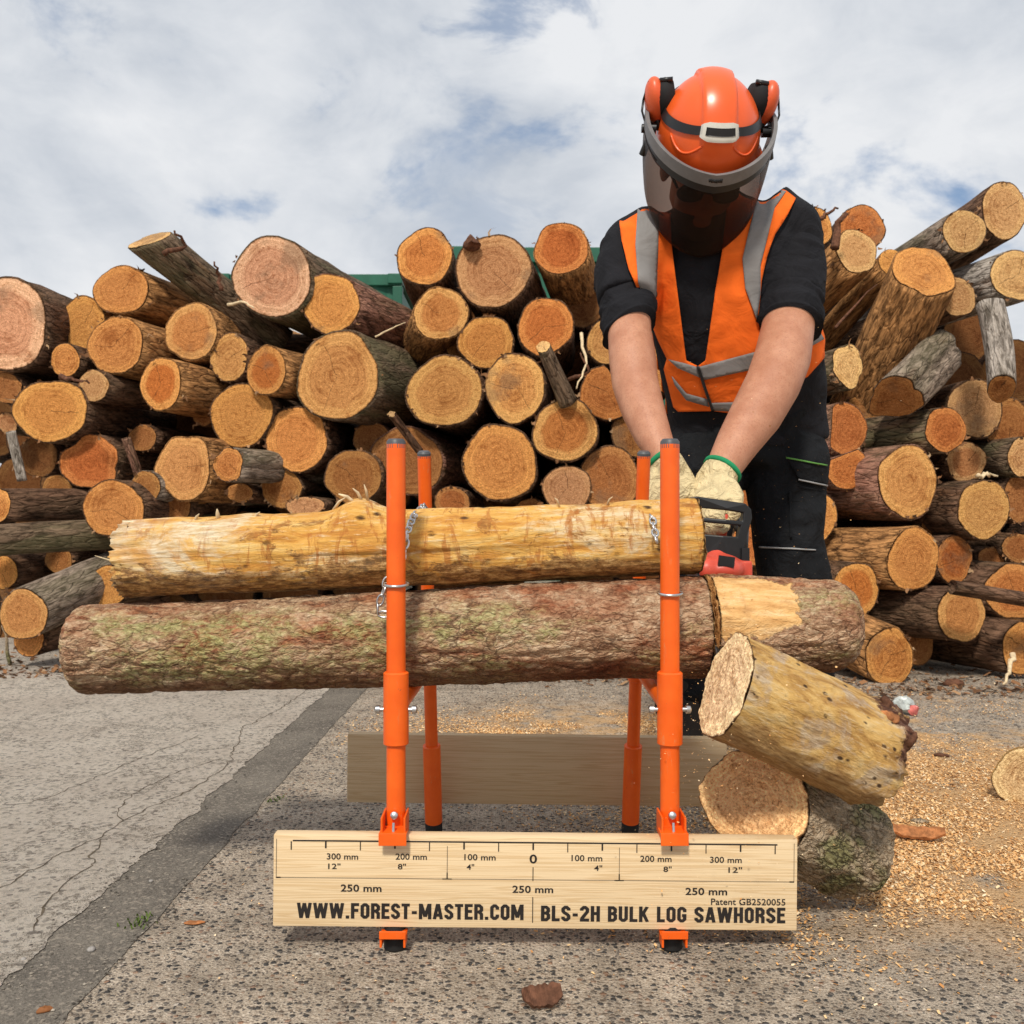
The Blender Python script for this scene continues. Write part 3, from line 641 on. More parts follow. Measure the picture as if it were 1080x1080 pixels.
 (938, 693, 27, 29, -.12, -32, 12, 'o', .3, 'g', 'lowest front log at right resting on the ground with bright golden bark'),
 (966, 678, 20, 24, .12, -28, 4, 'd', .1, 'g', 'tan log lying just behind the lowest front log at right'),
 (1079, 684, 23, 28, -.05, -30, 0, 'o', .1, 'd', 'orange end at the right edge near the ground with hanging fibres'),
]
for i, row in enumerate(LOGS):
    kw = {}
    lab = row[10]
    if 'riven' in lab: kw = {'split': (2.6, .45)}
    elif 'red split faces' in lab: kw = {'split': (.1 if 'upper' in lab else 1.2, .6)}
    elif 'crumbling' in lab or 'torn log' in lab: kw = {'lump': .09}
    elif 'pear-shaped' in lab: kw = {'lump': .10}
    elif 'lumpy' in lab: kw = {'lump': .06}
    pile_log(*row, **kw)
EXTRA = [
 (150, 462, 15, 14, .16, 8, 0, 'd', .2, 'd', 'dim small end in the gap between the crumbling end and the lumpy-topped end'),
 (215, 437, 12, 12, .14, 6, 0, 'd', .3, 'd', 'small brown end in the gap left of the end with the black nick'),
 (22, 384, 13, 12, .14, 6, 0, 'd', .1, 'd', 'small shaded end right below the big pink end at the left edge'),
 (215, 520, 13, 12, .12, 6, 0, 'd', .3, 'd', 'dim little end between the lumpy-topped end and the peeled log'),
 (392, 462, 20, 16, .16, 6, 0, 'd', .2, 'd', 'dim split end below the largest golden end, left of the front left post'),
 (560, 540, 16, 14, .10, 4, 0, 'd', .3, 'd', 'sliver of a brown end between the cracked end and the pale dull end'),
 (484, 366, 13, 12, .14, 4, 0, 'd', .3, 'd', 'tiny dim end wedged left of the orange-brown end under the grey crest end'),
 (985, 556, 14, 13, .14, -6, 0, 'd', .3, 'd', 'small dim end in the gap between the large golden and the speckled end'),
 (935, 648, 15, 14, .14, -6, 0, 'd', .3, 'd', 'small brown end in the gap above the lowest front log at right'),
 (1045, 590, 14, 13, .14, -6, 0, 'd', .3, 'd', 'small brown end in the gap right of the end with the pale slash'),
 (985, 384, 18, 17, .18, -6, 0, 'd', .3, 'd', 'dim end in the gap right of the gnarled log'),
 (60, 515, 16, 14, .18, 6, 0, 'd', .3, 'd', 'dim end between the crumbling end and the sideways log at left'),
 (62, 590, 15, 14, .2, 6, 0, 'd', .3, 'd', 'dim end in the dark gap above the climbing grey-barked log'),
]
for row in EXTRA: pile_log(*row)
# stems of other lie: own axis, own cut
def odd_log(p0, axis, L, r, fc, heart, bc, label, face_n=None, face=True, lump=.05, name='pile_log', cat='log', taper=1.0, bend=None):
    c = FC[fc]
    o = make_log(name, p0, Vector(axis), L, r, r, taper=taper, nseg=40, nlen=18, col=BC[bc], facecol=(*c, heart), face_n=face_n, face=face, lump=lump, bend=bend)
    tag(o, label, cat, PILE); return o
odd_log(P(158, 253, 4.40), (.64, .42, -.52), .75, .083, 'y', .2, 'm', 'log tilted up towards the left with a bright oval end against the sky', face_n=(-.25, -.55, .80))
odd_log(P(974, 286, 3.95), (-.17, .48, -.70), .95, .122, 'o', .1, 'g', 'big upright log at right with a broad orange end and dark ragged bark below it', face_n=(.08, -.86, .50))
odd_log(P(1056, 410, 3.72), (.0, .25, .93), .36, .050, 'd', .1, 's', 'smooth grey stem hanging on end at right, cut slantwise at the bottom', face_n=(-.15, -.72, -.66), bend=(.012, 0))
odd_log(P(945, 420, 3.80), (.62, .62, .45), .5, .088, 'd', .2, 'y', 'gnarled mossy log with a dark orange slanted underside, right of centre in the pile', face_n=(-.1, -.72, -.68), lump=.12)
odd_log(P(1004, 619, 3.48), (1, .12, -.17), .45, .026, 'd', .1, 'd', 'dark bark-covered stick lying across the yellow-rimmed end at the right edge', face=False, name='stick', cat='stick')
odd_log(P(-25, 571, 4.0), (.9, .5, .05), 1.0, .062, 'd', .1, 'm', 'mossy log lying sideways low at the left edge, its end out of sight', face=False)
odd_log(P(228, 366, 4.75), (.85, .5, .06), .9, .07, 'd', .1, 'd', 'dark log lying crosswise under the big pink-hearted crest end', face=False)
odd_log(P(573, 366, 4.0), (.115, .12, -.235), .27, .030, 'y', .0, 'm', 'small sawn branch stub with a bright tip poking up among the central ends', face_n=(-.3, -.75, .6), name='branch_stub', cat='branch', taper=1.35)
odd_log(P(413, 437, 4.0), (.10, .12, -.14), .22, .016, 'y', .0, 'd', 'thin snapped branch with a pale tip behind the front left post', face_n=(-.3, -.75, .6), name='branch_stub', cat='branch', lump=.15)
odd_log(P(12, 455, 4.15), (.02, .1, -.3), .22, .017, 'd', .0, 's', 'short grey upright stick in the dark gap at the left edge', face=False, name='stick', cat='stick', lump=.15)
odd_log(P(133, 462, 4.2), (.05, .1, -.25), .2, .017, 'd', .0, 'r', 'short reddish stick in the dark gap right of the crumbling end', face=False, name='stick', cat='stick', lump=.15)
# short end lying on the ground at the right edge of the picture
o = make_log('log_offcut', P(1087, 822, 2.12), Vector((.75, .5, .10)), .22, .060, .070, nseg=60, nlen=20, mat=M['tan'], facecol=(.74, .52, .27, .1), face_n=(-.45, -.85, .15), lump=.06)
tag(o, 'pale yellow offcut on the sawdust at the right edge of the picture', 'log')
# logs deeper in the pile, glimpsed through the gaps
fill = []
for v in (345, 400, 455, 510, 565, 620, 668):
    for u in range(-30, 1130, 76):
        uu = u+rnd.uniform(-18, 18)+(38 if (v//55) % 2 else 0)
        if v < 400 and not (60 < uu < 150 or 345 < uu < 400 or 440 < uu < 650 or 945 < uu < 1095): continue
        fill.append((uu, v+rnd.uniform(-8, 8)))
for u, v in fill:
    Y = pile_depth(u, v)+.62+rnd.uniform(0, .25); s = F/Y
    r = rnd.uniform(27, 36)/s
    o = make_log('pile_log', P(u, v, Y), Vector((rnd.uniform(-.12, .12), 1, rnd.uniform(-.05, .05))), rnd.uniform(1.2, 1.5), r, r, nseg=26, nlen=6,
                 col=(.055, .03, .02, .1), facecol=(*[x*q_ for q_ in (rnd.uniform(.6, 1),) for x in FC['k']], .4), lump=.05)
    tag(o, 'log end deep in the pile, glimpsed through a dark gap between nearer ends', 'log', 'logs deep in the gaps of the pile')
# bark shreds and splinters hanging off the sawn rims
SV = []; SF = []
for row in LOGS+EXTRA:
    u, v, rx, ry, dy = row[:5]; Y = pile_depth(u, v)+dy
    for k in range(rnd.randint(5, 11)):
        a = rnd.uniform(0, 6.283); c = P(u+rx*1.02*math.cos(a), v-ry*1.02*math.sin(a), Y-.004); o_ = Vector((math.cos(a), 0, math.sin(a))); tg = Vector((-math.sin(a), 0, math.cos(a)))
        l = rnd.uniform(.008, .022)*(2.2 if rnd.random() < .12 else 1); w = rnd.uniform(.003, .011); lean = Vector((rnd.uniform(-.6, .6), rnd.uniform(-1.2, .3), rnd.uniform(-.6, .3))); o = len(SV)
        for i in range(4):
            t = i/3; p = c-o_*.006+(o_*.7+lean*t*.8+tg*rnd.uniform(-.35, .35)).normalized()*l*t; ww = w*(1-.75*t)
            SV += [p-tg*ww, p+tg*ww]
        SF += [(o+2*i, o+2*i+1, o+2*i+3, o+2*i+2) for i in range(3)]
shr = mesh_obj('bark_shreds', SV, SF, M['litter'], None, False); tag(shr, 'loose bark shreds and splinters clinging to the sawn rims of the pile', 'bark shreds', kind='stuff')
# bark curls and twigs on the pile
def twig(pts, r, mat, label, name='twig'):
    pts = [P(*p) for p in pts]; mb = MB(); fine = []
    for i in range(len(pts)-1):
        for k in range(4):
            q = pts[i].lerp(pts[i+1], k/4); fine.append(q+Vector((rnd.uniform(-1, 1), rnd.uniform(-1, 1), rnd.uniform(-1, 1)))*r*.7)
    fine.append(pts[-1]); n = len(fine)
    mb.tube(fine, [r*(1.1-.8*i/n) for i in range(n)], 7)
    o = mb.obj(name, mat); tag(o, label, 'twig'); return o
twig([(172, 268, 4.3), (196, 258, 4.35), (184, 243, 4.3)], .012, M['chipbark'], 'curled bark shred sticking up behind the upward tilted log')
twig([(233, 305, 4.35), (231, 290, 4.35), (226, 276, 4.3)], .010, M['chipbark'], 'short bark spike left of the big pink-hearted crest end')
twig([(240, 322, 4.2), (258, 318, 4.15), (268, 325, 4.1)], .007, M['splinter'], 'pale splinter left of the big pink-hearted crest end')
twig([(866, 232, 4.05), (872, 224, 4.05), (884, 220, 4.05)], .010, M['chipbark'], 'dark bark curl above the man’s left shoulder')
twig([(880, 262, 4.0), (886, 235, 4.0), (892, 226, 4.0)], .018, M['chipbark'], 'ragged bark lump between the shoulder and the reddish crest end')
twig([(880, 345, 4.0), (905, 318, 4.1), (925, 300, 4.2)], .006, M['chipbark'], 'thin twig crossing the sky gap right of the man’s arm')
twig([(612, 350, 4.0), (618, 385, 3.95), (608, 410, 3.9)], .007, M['splinter'], 'thin straw-coloured twig left of the man’s right arm')
twig([(600, 400, 4.0), (622, 392, 3.95), (612, 372, 3.95)], .008, M['chipbark'], 'dark tangled twig left of the man’s right arm')
twig([(395, 355, 4.1), (415, 345, 4.1), (428, 340, 4.1)], .004, M['splinter'], 'thin pale twig under the long reddish-barked log')
twig([(10, 700, 4.0), (8, 675, 4.0), (2, 660, 4.0)], .008, M['gbark'], 'greenish twig at the left edge beside the low grey-barked log')
twig([(1069, 690, 3.45), (1064, 705, 3.4), (1058, 722, 3.35)], .010, M['splinter'], 'hanging torn fibres below the orange end at the right edge')
twig([(1030, 503, 3.6), (1040, 500, 3.6), (1052, 502, 3.6)], .010, M['splinter'], 'white fungus fleck on top of the bright speckled end')
twig([(63, 397, 4.05), (75, 399, 4.0), (94, 404, 4.0)], .011, M['chipbark'], 'curl of grey bark lying on the wide oval end')
mbk = MB(); mbk.ell(P(497, 256, 4.38), .034, .05, .026); mbk.v = [v+noise.noise_vector(v*25)*.02 for v in mbk.v]; bb = mbk.obj('bark_lump', M['chipbark']); tag(bb, 'dark bark lump on top of the grey weathered crest end', 'bark')

# ------------------------------------------------------------------ the logs on the sawhorse
def d_bark(amp, sc=1.0, plate=True):
    def f(p, th, t, seed):
        q = Vector((p.x*sc, p.y*sc, p.z*.45*sc))
        d = noise.fractal(q*26, .9, 2.1, 5)*amp*.8
        if plate:
            w = q*34+noise.noise_vector(q*28)*.7
            ds = noise.voronoi(w)[0]; e = min(1.0, (ds[1]-ds[0])/.22)
            d += amp*(e-.6)*.9
        d += noise.noise(q*7+Vector((seed, 0, 0)))*amp*1.2
        return d
    return f
def knobs(base, lst):
    def f(p, th, t, seed):
        d = base(p, th, t, seed)
        for (tz, tth, w, hgt) in lst:
            da = (th-tth+math.pi) % (2*math.pi)-math.pi
            rr = ((p.z-tz)/w)**2+(da*.07/w)**2
            d += hgt*math.exp(-rr)
        return d
    return f
# lower log: long spruce stem across both crossbars; built from the saw kerf to its far left end
pR = Vector(((741.5-CX)/F*1.56, 1.56, .457)); pL = Vector(((83-CX)/F*1.56, 1.55, .418))
def low_disp(p, th, t, seed):
    d = d_bark(.0030, 1.5)(p, th, t, seed)
    k = max(0, (t-.985)/.015); d -= .009*k*k
    return d
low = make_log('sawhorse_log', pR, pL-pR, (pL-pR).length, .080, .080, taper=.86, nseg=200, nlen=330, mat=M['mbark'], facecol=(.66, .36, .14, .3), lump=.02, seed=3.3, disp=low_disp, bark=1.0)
tag(low, 'long pink-brown bark log with green moss lying on the sawhorse under the yellow one', 'log')
# the piece being cut off, right of the kerf
q0 = Vector(((746.5-CX)/F*1.56, 1.56, .459)); q1 = Vector(((901-CX)/F*1.56, 1.575, .455))
def cut_disp(p, th, t, seed):
    d = d_bark(.0030, 1.5)(p, th, t, seed)
    k = max(0, (t-.85)/.15); d -= .018*k*k
    # riven patch: bark shaved off the upper front
    a = (th-PATCH+math.pi) % (2*math.pi)-math.pi
    e_ = min(.85*(1-.6*max(0, (t-.30)/.4))-abs(a), (.56-t)*2.0); w_ = max(0, min(1, e_/.12+.5))
    d = d*(1-w_)+w_*(-.003+.0012*noise.fractal(p*60, 1, 2, 3))
    return d
PATCH = 2.0
e1, e2, ax = frame_of(q1-q0)
# angle of the direction towards the camera and up, in the log's own ring
tow = Vector((0, -.80, .60)); PATCH = math.atan2(tow.dot(e2), tow.dot(e1))
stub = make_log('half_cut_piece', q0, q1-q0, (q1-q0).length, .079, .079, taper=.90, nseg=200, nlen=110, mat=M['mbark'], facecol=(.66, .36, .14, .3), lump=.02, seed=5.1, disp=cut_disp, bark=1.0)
bare = []; mossy = []
for v in SKIN[stub.name].vertices:
    c = v.co; th = math.atan2(c.y, c.x); t = c.z/(q1-q0).length; a = (th-PATCH+math.pi) % (2*math.pi)-math.pi
    e_ = .85*(1-.6*max(0, (t-.30)/.4)); bare.append(1+min(e_-abs(a), (.56-t)*2.0)); mossy.append(max(0, 1-abs(c.y+.008)/.045)*max(0, min(1, (t-.25)*5)) if c.x > 0 else 0)
SKIN[stub.name].attributes.new('bare', 'FLOAT', 'POINT').data.foreach_set('value', bare)
SKIN[stub.name].attributes.new('mossy', 'FLOAT', 'POINT').data.foreach_set('value', mossy)
tag(stub, 'short mossy log piece right of the saw cut with a bare wood patch on top', 'log')
# upper log: peeled, yellow
uR = P(735, 567, 1.57); uL = P(133, 590, 1.565)
e1, e2, ax = frame_of(uL-uR)
topa = math.atan2(1, 0)
def up_disp(p, th, t, seed):
    q = Vector((p.x, p.y, p.z*.25))
    d = noise.fractal(q*30, .9, 2.1, 5)*.0032+noise.noise(Vector((p.z*3, th, seed)))*.004
    Lu = (uL-uR).length
    for (tt, tth, w, hgt) in ((.583, topa, .035, .019), (.60, topa-.5, .03, .008), (.30, topa-.9, .022, .006), (.78, topa+.2, .03, .006), (.12, topa-.7, .025, .007), (.9, topa+.5, .03, .006), (.45, topa+.8, .03, .006), (.68, topa-1.0, .022, -.006), (.93, topa-.9, .016, -.014)):
        da = (th-tth+math.pi) % (2*math.pi)-math.pi
        rr = ((p.z-tt*Lu)/w)**2+(da*.061/w)**2
        d += hgt*math.exp(-rr)
    # stringy ragged far end
    k = max(0, (t-.93)/.07)
    d += k*.006*noise.fractal(Vector((math.cos(th)*9, math.sin(th)*9, p.z*3)), .8, 2, 4)
    return d
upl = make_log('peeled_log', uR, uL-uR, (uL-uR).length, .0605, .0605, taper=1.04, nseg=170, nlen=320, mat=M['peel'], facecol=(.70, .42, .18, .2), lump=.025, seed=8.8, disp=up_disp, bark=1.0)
me = SKIN[upl.name]; Lu = (uL-uR).length
for v in me.vertices:
    if v.co.z > .985*Lu:
        th = math.atan2(v.co.y, v.co.x)
        v.co.z += .010*noise.fractal(Vector((math.cos(th)*14, math.sin(th)*14, 1)), .7, 2, 4)
tag(upl, 'yellow peeled log with a ragged left end lying on top of the bark log', 'log')
sp = MB()
for (u, v, du, dv, r) in ((375, 527, -18, -6, .004), (382, 524, -10, -9, .003), (388, 523, -4, -12, .0025), (352, 533, 12, -8, .003), (230, 546, -1, -9, .004), (268, 545, 6, -5, .003), (205, 548, 5, -6, .003), (640, 529, 6, -5, .002), (590, 530, -5, -5, .002), (132, 570, -14, -4, .003), (132, 596, -32, -10, .0018), (132, 610, -8, 2, .003)):
    a = P(u, v+5, 1.555); b = P(u+du, v+dv, 1.545); m = a.lerp(b, .5)+Vector((0, 0, .004))
    sp.tube([a, m, b], [r, r*.8, r*.25], 6)
spo = sp.obj('splinters', M['splinter'], None); spo.parent = upl; spo.matrix_parent_inverse = upl.matrix_world.inverted()

# fallen pieces at the right
f0 = Vector((.312, 1.40, .388)); f1 = Vector((.560, 1.452, .268))
def fall_disp(p, th, t, seed):
    q = Vector((p.x, p.y, p.z*.4)); d = noise.fractal(q*28, .9, 2.1, 5)*.0042
    k = max(0, (t-.78)/.22); d += k*(.020*noise.fractal(Vector((math.cos(th)*2.6, math.sin(th)*2.6, p.z*12)), .8, 2, 4))-.012*max(0, (t-.9)/.1)**2
    return d
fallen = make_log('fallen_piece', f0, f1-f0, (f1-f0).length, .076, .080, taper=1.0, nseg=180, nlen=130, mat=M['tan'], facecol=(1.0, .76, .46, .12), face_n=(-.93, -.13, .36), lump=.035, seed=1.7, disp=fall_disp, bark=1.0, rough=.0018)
tag(fallen, 'tan peeled log piece toppled onto the stump with its pale cut end tilted left', 'log')
e1, e2, ax = frame_of(f1-f0); sb = MB()
def knot(al, z, r, l, mb):
    o_ = (e1*math.cos(al)+e2*math.sin(al)); c = f0+ax*z+o_*.072; m2 = MB(); nn = 9
    m2.tube([c-o_*.012+o_*(l+.012)*i/nn for i in range(nn+1)], [r*(1.35-.6*i/nn) for i in range(nn)]+[r*.45], 22)
    mb.add([v+noise.noise_vector(v*70)*.006+noise.noise_vector(v*160)*.004 for v in m2.v], m2.f)
knot(2.55, .262, .010, .012, sb); kn1 = sb.obj('branch_knot', M['chipbark'], None); sub_later = [kn1]
sb = MB(); knot(1.75, .238, .010, .012, sb); sub_later.append(sb.obj('branch_knot', M['chipbark'], None))
sb = MB(); knot(2.25, .232, .012, .010, sb); sub_later.append(sb.obj('branch_knot', M['chipwood'], None))
sb = MB(); knot(1.35, .270, .015, .010, sb); sub_later.append(sb.obj('bark_remnant', M['chipbark'], None))
for kn in sub_later: kn.parent = fallen; kn.matrix_parent_inverse = fallen.matrix_world.inverted()
s0 = P(797, 845, 1.495); s1 = P(907, 899, 1.58)
stump = make_log('fallen_stump', s0, s1-s0, (s1-s0).length, .080, .078, taper=1.03, nseg=180, nlen=120, mat=M['gbark'], facecol=(1.0, .62, .30, .05), face_n=(-.57, -.71, .42), lump=.03, seed=4.4,
                 disp=lambda p, th, t, seed: d_bark(.0042, 1.6)(p, th, t, seed)*min(1, .15+t*5)-.016*max(0, (t-.86)/.14)**2, bark=1.02, rough=.003)
tag(stump, 'short grey-green barked stump with a fresh orange end, on the ground behind the ruler board', 'log')

# ------------------------------------------------------------------ sawhorse
SH = empty('sawhorse', (0.03, 1.66, 0))
tag(SH, 'orange tubular log sawhorse with two pine boards, holding the long logs', 'sawhorse')
def part(mb, name, mat, parent=SH, smooth=True):
    o = mb.obj(name, mat, None, smooth); o.parent = parent
    o.matrix_parent_inverse = parent.matrix_world.inverted(); return o
bpy.context.view_layer.update()
def sub(o, parent):
    o.parent = parent; o.matrix_parent_inverse = parent.matrix_world.inverted(); return o
def edge_smooth(o, ang=40):
    o.data.polygons.foreach_set('use_smooth', [True]*len(o.data.polygons)); o.data.set_sharp_from_angle(angle=R(ang)); return o
def bolt(mb, c, dirv, r=.0065, l=.012):
    c = Vector(c); d = Vector(dirv).normalized()
    mb.tube([c, c+d*l*.5, c+d*l*.5001, c+d*l, c+d*l*1.15], [r*.55, r*.55, r, r*.9, r*.4], 12, ref=Vector((0, 1, 0)) if abs(d.x) > .5 else Vector((1, 0, 0)))
FY = 1.425
for sx, xf, xr, xt in ((-1, -.1715, -.1545, -.159), (1, .2335, .2335, .2385)):
    p = part(MB().tube([(xf, FY, .035), (xf, FY, .74)], .0142, 28), 'front_post', M['paint']); edge_smooth(p)
    c = part(MB().tube([(xf, FY, .734), (xf, FY, .744), (xf, FY, .748)], [.0142, .0142, .011], 24), 'end_cap', M['capgrey'], p); edge_smooth(c)
    mb = MB().tube([(xf, FY, .296), (xf, FY, .298), (xf, FY, .402), (xf, FY, .404)], [.0165, .0188, .0188, .0165], 28)
    t = part(mb, 'sleeve', M['paint'], p); edge_smooth(t)
    mb = MB(); bolt(mb, (xf-.018, FY, .348), (-1, 0, 0)); bolt(mb, (xf+.018, FY, .348), (1, 0, 0)); b_ = part(mb, 'bolt', M['steel'], p); edge_smooth(b_)
    r = MB(); ring = [(xf+.0175*math.cos(a), FY+.0175*math.sin(a), (.533 if sx < 0 else .520)+.002*math.sin(a)) for a in [2*math.pi*k/24 for k in range(25)]]
    r.tube(ring, .0022, 8, ref=Vector((0, 0, 1))); part(r, 'wire_ring', M['steel'], p)
    # rear post leans forward towards its top
    A = Vector((xr, 1.905, .012)); B = Vector((xt, 1.742, .742)); D = (B-A)
    rp = part(MB().tube([A+D*.03, B], .0122, 26), 'rear_post', M['paint']); edge_smooth(rp)
    c = part(MB().tube([B-D*.005, B+D*.006, B+D*.011], [.0122, .0122, .009], 22), 'end_cap', M['capgrey'], rp); edge_smooth(c)
    t = part(MB().tube([A+D*.022, A+D*.024, A+D*.240, A+D*.243], [.015, .0172, .0172, .015], 26), 'sleeve', M['paint'], rp); edge_smooth(t)
    t = part(MB().tube([A+D*.42, A+D*.422, A+D*.508, A+D*.51], [.0125, .0150, .0150, .0125], 26), 'sleeve', M['paint'], rp); edge_smooth(t)
    f_ = part(MB().tube([A-D*.017, A-D*.014, A+D*.02, A+D*.024], [.013, .0165, .0172, .015], 22), 'rubber_foot', M['rubber'], rp); edge_smooth(f_)
    # crossbar between the posts, under the log
    cb = part(MB().tube([(xf, FY, .348), (xt-.0+(xr-xt)*.5, 1.82, .352)], .0125, 24), 'crossbar', M['paint']); edge_smooth(cb)
    # front clamp bracket: a U of sheet metal over the board
    bm = bmesh.new()
    for dx in (-.0165, .0165): bm_box(bm, (xf+dx, FY-.012, .182), (.003, .05, .034), bev=.0008)
    bm_box(bm, (xf, FY-.028, .1685+.008), (.040, .026, .0035), bev=.0008)
    bm_box(bm, (xf, FY-.0425, .170), (.040, .003, .018), bev=.0008)
    bm_box(bm, (xf, FY-.013, .120), (.034, .003, .12))
    br = sub(bm_obj('board_bracket', bm, M['paint']), SH)
    bm = bmesh.new()
    bm_box(bm, (xf, FY-.028, .0285), (.038, .028, .0035), bev=.0008)
    bm_box(bm, (xf, FY-.0435, .033), (.038, .003, .011), bev=.0008)
    for dx in (-.017, .017): bm_box(bm, (xf+dx, FY-.030, .022), (.0032, .026, .015), bev=.0008)
    sub(bm_obj('lower_bracket', bm, M['paint']), SH)
    mb = MB(); bolt(mb, (xf-.0, FY-.014, .196), (0, -1, .25), .006, .012); mb.tube([(xf-.0, FY-.030, .190), (xf, FY-.034, .174)], .0022, 8); b_ = part(mb, 'wing_bolt', M['steel'], br); edge_smooth(b_)
    f_ = part(MB().tube([(xf, FY-.012, .0), (xf, FY-.012, .003), (xf, FY-.012, .028), (xf, FY-.012, .036)], [.0135, .0165, .0165, .0142], 24), 'rubber_foot', M['rubber']); edge_smooth(f_)
# boards
YB = 1.3995
roll = Matrix.Rotation(R(.52), 3, 'Y')
def board(name, cx, cy, cz, L, H, T, mat, rot=None):
    bm = bmesh.new(); bm_box(bm, (0, 0, 0), (L, T, H), bev=.0025)
    o = bm_obj(name, bm, mat); o.location = (cx, cy, cz)
    if rot: o.rotation_euler = rot.to_euler()
    o.data.polygons.foreach_set('use_smooth', [True]*len(o.data.polygons)); o.data.set_sharp_from_angle(angle=R(35))
    bpy.context.view_layer.update(); return sub(o, SH)
bcx = (564.5-CX)/F*YB; bcz = CH-(931-CY)/F*YB
fb = board('ruler_board', bcx, YB+.011, bcz, .762, .1335, .022, M['board'], roll)
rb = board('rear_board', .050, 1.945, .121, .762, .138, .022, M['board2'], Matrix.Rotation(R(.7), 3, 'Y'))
rb['label'] = 'plain pine board at the back of the sawhorse'; fb['label'] = 'front pine board printed with a ruler and lettering'
SC = F/YB
def to_board(u, v):                         # print coordinates of the ruler board, metres from its middle
    v0 = v-.0092*(u-562)
    return (u-564.5)/SC, -(v0-931)/SC
YT = -.0116
def ink_obj(name, verts, faces, mat):
    o = mesh_obj(name, verts, faces, mat, None, False); o.parent = fb; o.matrix_parent_inverse = Matrix.Identity(4); return o
def strokes(name, segs, mat):
    V = []; Fc = []
    for (u0, v0, u1, v1) in segs:
        x0, z0 = to_board(u0, v0); x1, z1 = to_board(u1, v1); o = len(V)
        V += [(x0, YT, z0), (x1, YT, z0), (x1, YT, z1), (x0, YT, z1)]; Fc.append((o, o+3, o+2, o+1))
    return ink_obj(name, V, Fc, mat)
hv = lambda u: 888.6+.0092*(u-562)
seg = [(308.5, hv(308.5)-.8, 819.5, hv(308.5)+.9)]
segs = []
x0, z0 = to_board(308.5, hv(308.5)-.75); x1, z1 = to_board(819.5, hv(819.5)+.75)
V = [(x0, YT, z0), (x1, YT, z0), (x1, YT, z1), (x0, YT, z1)]; Fc = [(0, 3, 2, 1)]
def rectb(u0, v0, u1, v1):                  # v given for the middle of the board (no roll)
    o = len(V); a = (u0-564.5)/SC; b = (u1-564.5)/SC; c = -(v0-931)/SC; d = -(v1-931)/SC
    V.extend([(a, YT, c), (b, YT, c), (b, YT, d), (a, YT, d)]); Fc.append((o, o+3, o+2, o+1))
for k in range(-7, 8):
    u = 562+k*36.45; thick = (k % 2 == 0)
    w = .85 if thick else .5; l = 7.0 if thick else 9.0
    if k == -7 or k == 7: w = .6
    rectb(u-w, 889.4, u+w, 889.4+l)
rectb(561.6, 914.5, 562.5, 929); rectb(561.6, 946, 562.5, 973)
rectb(291, 927, 296, 928.2); rectb(832.5, 927, 837.5, 928.2)
for u in (471.5, 653): rectb(u-5, 927.2, u+5, 928.2); rectb(u-.6, 921, u+.6, 928)
ink_obj('ruler_scale', V, Fc, M['ink'])
V = []; Fc = []
rectb(291, 927.4, 837.5, 927.9); rectb(291, 887, 291.6, 927); rectb(836.9, 887, 837.5, 927)
for u in (471.5, 653): rectb(u-.3, 893, u+.3, 927)
ink_obj('faint_guide_lines', V, Fc, M['inkf'])
def lettering(name, text, u0, u1, v0, v1, bold=0.0, mat='ink'):
    """text fitted into a rectangle of the board's print (v for the middle of the board)"""
    cu = bpy.data.curves.new('txt', 'FONT'); cu.body = text; cu.size = 1.0; cu.offset = bold; cu.resolution_u = 3; cu.space_character = 1.0+bold*1.2
    t = bpy.data.objects.new('txt', cu); C.objects.link(t)
    dg = bpy.context.evaluated_depsgraph_get(); dg.update()
    me = bpy.data.meshes.new_from_object(t.evaluated_get(dg), depsgraph=dg)
    bpy.data.objects.remove(t)
    xs = [v.co.x for v in me.vertices]; ys = [v.co.y for v in me.vertices]
    lo, hi, yl, yh = min(xs), max(xs), min(ys), max(ys)
    a = (u0-564.5)/SC; b = (u1-564.5)/SC; c = -(v1-931)/SC; d = -(v0-931)/SC
    for v in me.vertices:
        x = a+(v.co.x-lo)/(hi-lo)*(b-a); z = c+(v.co.y-yl)/(yh-yl)*(d-c)
        v.co = (x, YT, z)
    bm = bmesh.new(); bm.from_mesh(me)
    for f in bm.faces:
        f.normal_update()
        if f.normal.y > 0: f.normal_flip()
    bm.to_mesh(me); bm.free()
    me.materials.clear(); me.materials.append(M[mat])
    o = link(bpy.data.objects.new(name, me), fb); return o
def vm(v, u): return v-.0092*(u-562)
def txt(text, u0, u1, vc, h, bold=.01, mat='ink'):
    m = vm(vc, (u0+u1)/2); lettering('lettering', text, u0, u1, m-h/2, m+h/2, bold, mat)
for t_, a, b, v in (('300 mm', 344.5, 377.5, 903.2), ('200 mm', 417, 450, 903.4), ('100 mm', 489.5, 522.5, 904)): txt(t_, a, b, v, 6.6, .014)
for t_, a, b, v in (('100 mm', 602.5, 635, 905), ('200 mm', 675, 708, 905.7), ('300 mm', 748.5, 782, 906.8)): txt(t_, a, b, v, 6.6, .014)
for t_, a, b, v in (('12"', 346, 359, 913.4), ('8"', 419.5, 428, 913.8), ('4"', 492, 500, 914.2), ('4"', 626.5, 635, 915.4), ('8"', 699.5, 708.2, 916.6), ('12"', 768, 782.5, 917.4)): txt(t_, a, b, v, 6.0, .014)
txt('0', 558.2, 566.2, 905.8, 9.6, .02)
txt('250 mm', 359.5, 402.5, 936.6, 7.8, .022); txt('250 mm', 540.5, 583.5, 937.9, 7.8, .022); txt('250 mm', 723, 767, 940.2, 7.8, .022)
txt('Patent GB2520055', 750, 828.5, 951.2, 7.0, .014)
